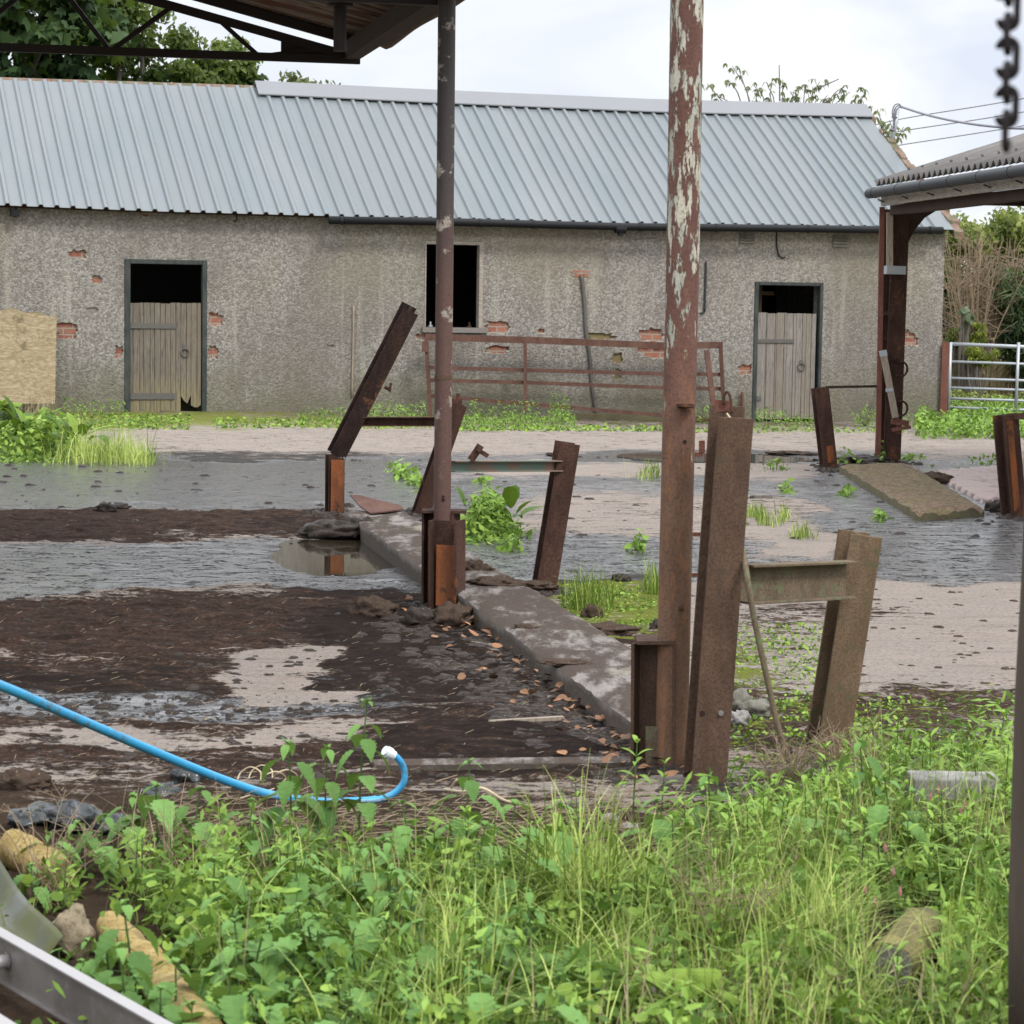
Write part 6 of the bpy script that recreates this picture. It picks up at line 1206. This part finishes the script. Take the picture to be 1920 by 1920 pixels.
# clumps out in the yard ------------------------------------------------------------
def clump(name, label, cat, parts, base):
    t = thing(name, label, cat, G(*base)); off = np.array(t.location)
    for nm, kind, args, mat in parts:
        if kind == 'g': v, f, ti = blades(*args); arrays_mesh(nm, v, f, ti, mat, t)
        else: v, f, ti = args; arrays_mesh(nm, v, f, ti, mat, t)
    return t
def herb(px, py, hmax, size, n, sx, sy, seed, tmpl=RHOMB, up=.8):
    r = np.random.default_rng(seed); X_ = r.normal(0, 1, n); Y_ = r.normal(0, 1, n); q = Gn(px + X_ * sx, np.maximum(py + Y_ * sy, 600)); dome = np.clip(1 - .28 * (X_ ** 2 + Y_ ** 2), .1, 1); q[:, 2] += r.random(n) ** .8 * hmax * dome; nr = rng.normal(size=(n, 3)) * .5 + np.array([0, -.35, up]); v, f = cloud(tmpl, q, nr, size * r.uniform(.5, 1.4, n), .3); return v, f, np.clip(dome * .3 + r.random(n) * .7, 0, 1)
R_ = np.random.default_rng(50)
def gpts(px, py, sx, sy, n): return R_.normal(px, sx, n), R_.normal(py, sy, n)
def grassclump(label, px, py, sx, sy, n, h, wd=.006, lean=(0, -.1, 0), herbn=0):
    a, b = gpts(px, py, sx, sy, n); parts = [('grass_blades', 'g', (a, b, R_.uniform(.35, 1.15, n) * h, np.full(n, wd), np.array(lean), int(px)), 'grass_blade')]
    if herbn: parts.append(('leaves', 'c', herb(px, py, h * .8, .05, herbn, sx, sy, int(px + 1)), 'herb_leaf'))
    return clump('grass_tuft', label, 'grass tuft', parts, (px, py))
grassclump('small grass tuft left of the peeling pole on pale concrete', 1222, 893, 16, 4, 90, .17, .007); grassclump('bright grass tuft under the moss beside the kerb', 1103, 1140, 22, 6, 160, .24, .006); grassclump('grass tuft touching the left side of the peeling pole', 1228, 1112, 12, 6, 90, .2, .006)
for (px, py, s_, l) in ((1410, 968, 9, 'first small grass tuft right of the tall girder post'), (1425, 975, 7, 'thin grass tuft beside the first small tuft'), (1440, 985, 14, 'spreading grass tuft on the pale concrete edge'), (1505, 1008, 12, 'bushy grass tuft nearest the leaning post'), (1470, 975, 6, 'tiny grass tuft right of the spreading tuft')): grassclump(l, px, py, s_, 3, 70, .13, .006)
for (px, py, s_, l, hh) in ((1455, 880, 14, 'leafy weed tuft behind the tall girder post', .13), (1580, 868, 14, 'leafy weed at the foot of the leaning girder', .17), (1655, 866, 14, 'leafy weed at the foot of the brown column', .22), (1475, 922, 8, 'small weed in dark slurry left of the mossy slab', .1), (1588, 926, 7, 'small round weed in slurry by the slab edge', .09), (1650, 975, 7, 'small yellow-green weed in front of the slab', .1), (1195, 1032, 9, 'single small weed on wet concrete left of the peeling pole', .12), (1712, 862, 10, 'low green weed behind the mossy slab', .08), (960, 1030, 14, 'small weed below the dock by the kerb', .1), (905, 905, 7, 'tiny weed on grey concrete behind the dock', .07), (1840, 872, 30, 'sparse weed behind the ribbed pad', .12)):
    clump('yard_weed', l, 'weed', [('leaves', 'c', herb(px, py, hh, .05, 46, s_, 2.5, int(px)), 'weed_leaf'), ('stem', 'g', (*gpts(px, py, s_ * .6, 2, 12), R_.uniform(.5, 1., 12) * hh, np.full(12, .006), np.zeros(3), int(px)), 'stem_green')], (px, py))
# the row of weeds in the concrete joint left of the slim pipe post
a = np.linspace(738, 792, 26); b = 888 + (a - 738) * .5; r0 = Gn(a.repeat(9) + R_.normal(0, 6, 234), b.repeat(9) + R_.normal(0, 3, 234)); r0[:, 2] += R_.random(234) * .1; v, f = cloud(RHOMB, r0, rng.normal(size=(234, 3)) * .5 + np.array([0, -.3, .8]), R_.uniform(.03, .07, 234), .3)
clump('joint_weeds', 'strip of small weeds growing along the concrete joint behind the leaning post', 'weed', [('leaves', 'c', (v, f, R_.random(234)), 'weed_leaf')], (765, 900))
# dock clump by the slim post, big clump on the left
g = G(915, 1020); t = clump('weed_clump', 'bushy clump of docks and weeds beside the kerb behind the slim post', 'weed clump', [('leaves', 'c', herb(912, 1002, .30, .055, 1300, 30, 7, 70, LANCE), 'weed_leaf'), ('leaves', 'c', herb(912, 1004, .22, .05, 500, 32, 7, 71), 'herb_leaf')], (912, 1015))
for i, (px, py) in enumerate(((880, 1000), (905, 1000), (935, 996), (955, 1004))):
    s_, l = dock_mesh(90 + i, 6, .22); g = G(px, py); [mb_.__setattr__('v', [(x + g.x, y + g.y, z + g.z + .08) for x, y, z in mb_.v]) for mb_ in (s_, l)]; l.build('dock_leaves', 'dock_leaf', t)
t = clump('weed_clump', 'large clump of docks and long grass at the left side of the wet yard', 'weed clump', [('leaves', 'c', herb(60, 852, .34, .055, 2200, 55, 7, 72), 'herb_leaf'), ('nettle_leaves', 'c', herb(90, 845, .42, .08, 900, 40, 7, 75, LANCE), 'weed_leaf'), ('grass_blades', 'g', (*gpts(190, 862, 40, 5, 900), R_.gamma(5, .045, 900), np.full(900, .006), np.array([.2, -.2, 0]), 73, 4, 1.3), 'grass_blade'), ('grass_fringe', 'g', (*gpts(262, 866, 16, 4, 260), R_.gamma(5, .03, 260), np.full(260, .006), np.array([.1, -.2, 0]), 74, 4, 1.3), 'grass_blade')], (110, 862))
for i, (px, py) in enumerate(((-10, 850), (30, 852), (60, 856), (100, 848), (130, 855), (150, 862))):
    s_, l = dock_mesh(120 + i, 7, .34); g = G(px, py); [mb_.__setattr__('v', [(x + g.x, y + g.y, z + g.z + .1) for x, y, z in mb_.v]) for mb_ in (s_, l)]; l.build('dock_leaves', 'dock_leaf', t)
t = clump('weed_clump', 'dark dock clump at the left edge behind the large weed clump', 'weed clump', [('leaves', 'c', herb(10, 812, .30, .09, 500, 28, 5, 80), 'sycamore_leaf'), ('dry_blades', 'g', (*gpts(75, 805, 22, 4, 200), R_.uniform(.2, .5, 200), np.full(200, .006), np.zeros(3), 81), 'dry_grass')], (10, 815))
for i, (px, py) in enumerate(((-5, 812), (20, 812), (38, 816))):
    s_, l = dock_mesh(140 + i, 8, .36); g = G(px, py); [mb_.__setattr__('v', [(x + g.x, y + g.y, z + g.z + .05) for x, y, z in mb_.v]) for mb_ in (s_, l)]; l.build('dock_leaves', 'dock_leaf', t)
# weeds along the barn foot
def strip(name, label, mat, segs, size, tmpl, seed):
    r = np.random.default_rng(seed); vs, fs, ts, o = [], [], [], 0
    for (x0, x1, y0, y1, hm, n) in segs:
        px = r.uniform(x0, x1, n); py = r.uniform(y0, y1, n); q = Gn(px, py); hh = hm * (.3 + 1.0 * fbm(px / 28 + seed, py * 0 + seed, 3)); q[:, 2] += r.random(n) * hh; v, f = cloud(tmpl, q, rng.normal(size=(n, 3)) * .5 + np.array([0, -.3, .8]), size * r.uniform(.5, 1.4, n), .3); vs.append(v); fs.append(f + o); ts.append(r.random(n)); o += len(v)
    ob = arrays_mesh(name, np.concatenate(vs), np.concatenate(fs), np.concatenate(ts), mat); ob['kind'] = 'stuff'; ob['label'] = label
strip('weeds', 'green weeds growing along the foot of the barn wall', 'weed_leaf', [(700, 800, 786, 796, .30, 600), (850, 1080, 796, 808, .22, 2200), (880, 1010, 790, 797, .40, 500), (1030, 1070, 788, 794, .36, 260), (1250, 1360, 793, 800, .30, 500), (1330, 1360, 788, 794, .5, 160), (1415, 1530, 797, 808, .24, 700), (1600, 1650, 800, 806, .30, 300), (1660, 1720, 800, 808, .3, 300), (120, 235, 772, 782, .22, 400), (560, 700, 786, 794, .16, 500), (200, 330, 790, 800, .08, 200)], .042, LANCE, 91)
strip('weeds', 'green bushy weeds below the field gate', 'weed_leaf', [(1720, 1990, 792, 824, .30, 5200), (1780, 2000, 770, 792, .3, 2500)], .06, RHOMB, 93)
strip('weeds', 'yellow-green nettles and weeds behind the field gate', 'hedge_leaf', [(1780, 2010, 748, 768, .30, 3200)], .06, RHOMB, 95)
strip('moss', 'low yellow-green moss and seedlings in front of the barn', 'herb_leaf', [(100, 360, 778, 806, .03, 1500), (400, 830, 786, 804, .03, 1500), (850, 1260, 800, 810, .04, 1300), (1260, 1700, 803, 812, .03, 900)], .035, ROUND, 97)
strip('moss', 'low moss and seedlings on the soil right of the kerb', 'herb_leaf', [(1050, 1250, 1095, 1190, .02, 2600), (1375, 1560, 1170, 1430, .02, 3000), (1540, 1780, 1310, 1430, .02, 1500)], .014, ROUND, 99)
px, py = np.random.default_rng(3).uniform(1770, 2010, 2600), np.random.default_rng(4).uniform(743, 757, 2600); o = arrays_mesh('dry_reeds', *blades(px, py, R_.uniform(.55, 1.05, 2600), np.full(2600, .014), np.zeros(3), 20, 3, .5), 'dry_grass'); o['kind'] = 'stuff'; o['label'] = 'pale dry reeds behind the field gate'
# a few dead brush stems: near the bag and mid right
def brush(label, px, py, n, h, seed, mat='twig'):
    rr = random.Random(seed); g = G(px, py); mb = MB()
    for i in range(n):
        a = rr.uniform(0, 6.28); e = g + V(math.cos(a) * h * rr.uniform(.2, .7), math.sin(a) * h * .4, h * rr.uniform(.5, 1.05)); q = curve([g + V(rr.uniform(-.03, .03), 0, 0), g.lerp(e, .55) + V(rr.uniform(-.02, .02), 0, .02), e], 4); mb.tube(q, list(np.linspace(.0018, .0008, len(q))), 4)
        for j in range(5): p = q[rr.randint(3, len(q) - 1)]; mb.tube([p, p + V(rr.gauss(0, .03), rr.gauss(0, .02), rr.uniform(0, .04))], [.001, .0006], 3)
    single(mb, 'dead_brush', mat, label, 'dead plant', g)
brush('grey dead seed stems in front of the black plastic', 80, 1690, 14, .24, 2); brush('tangle of grey dead twigs in the right foreground grass', 1370, 1800, 26, .22, 3); brush('wispy grey-green dead stems at the foot of the leaning post', 1470, 1500, 40, .2, 4); brush('wispy dead stems right of the leaning post foot', 1580, 1480, 26, .2, 5); brush('thin pale dead stalks left of the short stanchion', 1120, 1600, 8, .2, 6)
brush('bare low brush against the barn by the brown column', 1620, 800, 60, .9, 7, 'bark')
# service mast and wires
t = thing('cable_mast', 'pale service mast with looped cables at the barn gable', 'mast', P(1665, 300, 35.5)); mb = MB(); mb.tube([P(1663, 300, 35.5), P(1677, 240, 35.5), P(1683, 205, 35.5)], .035, 8); mb.build('mast_pipe', 'galvanised', t, smooth=True)
mb = MB()
for k, (dx, dy) in enumerate(((0, 0), (3, 3), (6, 6))): mb.tube(curve([P(1676, 225 + k * 8, 35.4), P(1673 + dx, 212, 35.4), P(1677 + dx, 198 + dy, 35.4), P(1685 + dx * .5, 195 + dy, 35.4), P(1691, 201 + dy * .3, 35.4)], 6), .010, 5)
for y_ in (222, 246): mb.tube([P(1677 if y_ < 230 else 1673, y_, 35.5), P(1678 if y_ < 230 else 1674, y_ - 4, 35.5)], .045, 8)
mb.build('cable_loop', 'wire', t, smooth=True)
def wire(label, pts, r): mb = MB(); q = curve([P(*p) for p in pts], 8); mb.tube(q, r, 5); single(mb, 'overhead_wire', 'wire', label, 'wire', q[0], smooth=True)
wire('thick service cable sagging from the mast over the shed roof', [(1689, 200, 35.4), (1740, 216, 33.5), (1800, 229, 31.5), (1860, 237, 30), (1930, 241, 28), (2060, 236, 25)], .018)
wire('uppermost of three thin wires in the sky above the shed roof', [(1600, 246, 52), (1690, 223, 51), (1884, 191, 49), (2100, 150, 47)], .011); wire('middle of three thin wires in the sky above the shed roof', [(1600, 262, 52), (1694, 245, 51), (1884, 216, 49), (2100, 176, 47)], .011); wire('lowest of three thin wires in the sky above the shed roof', [(1600, 286, 52), (1687, 272, 51), (1880, 242, 49), (2100, 205, 47)], .011)
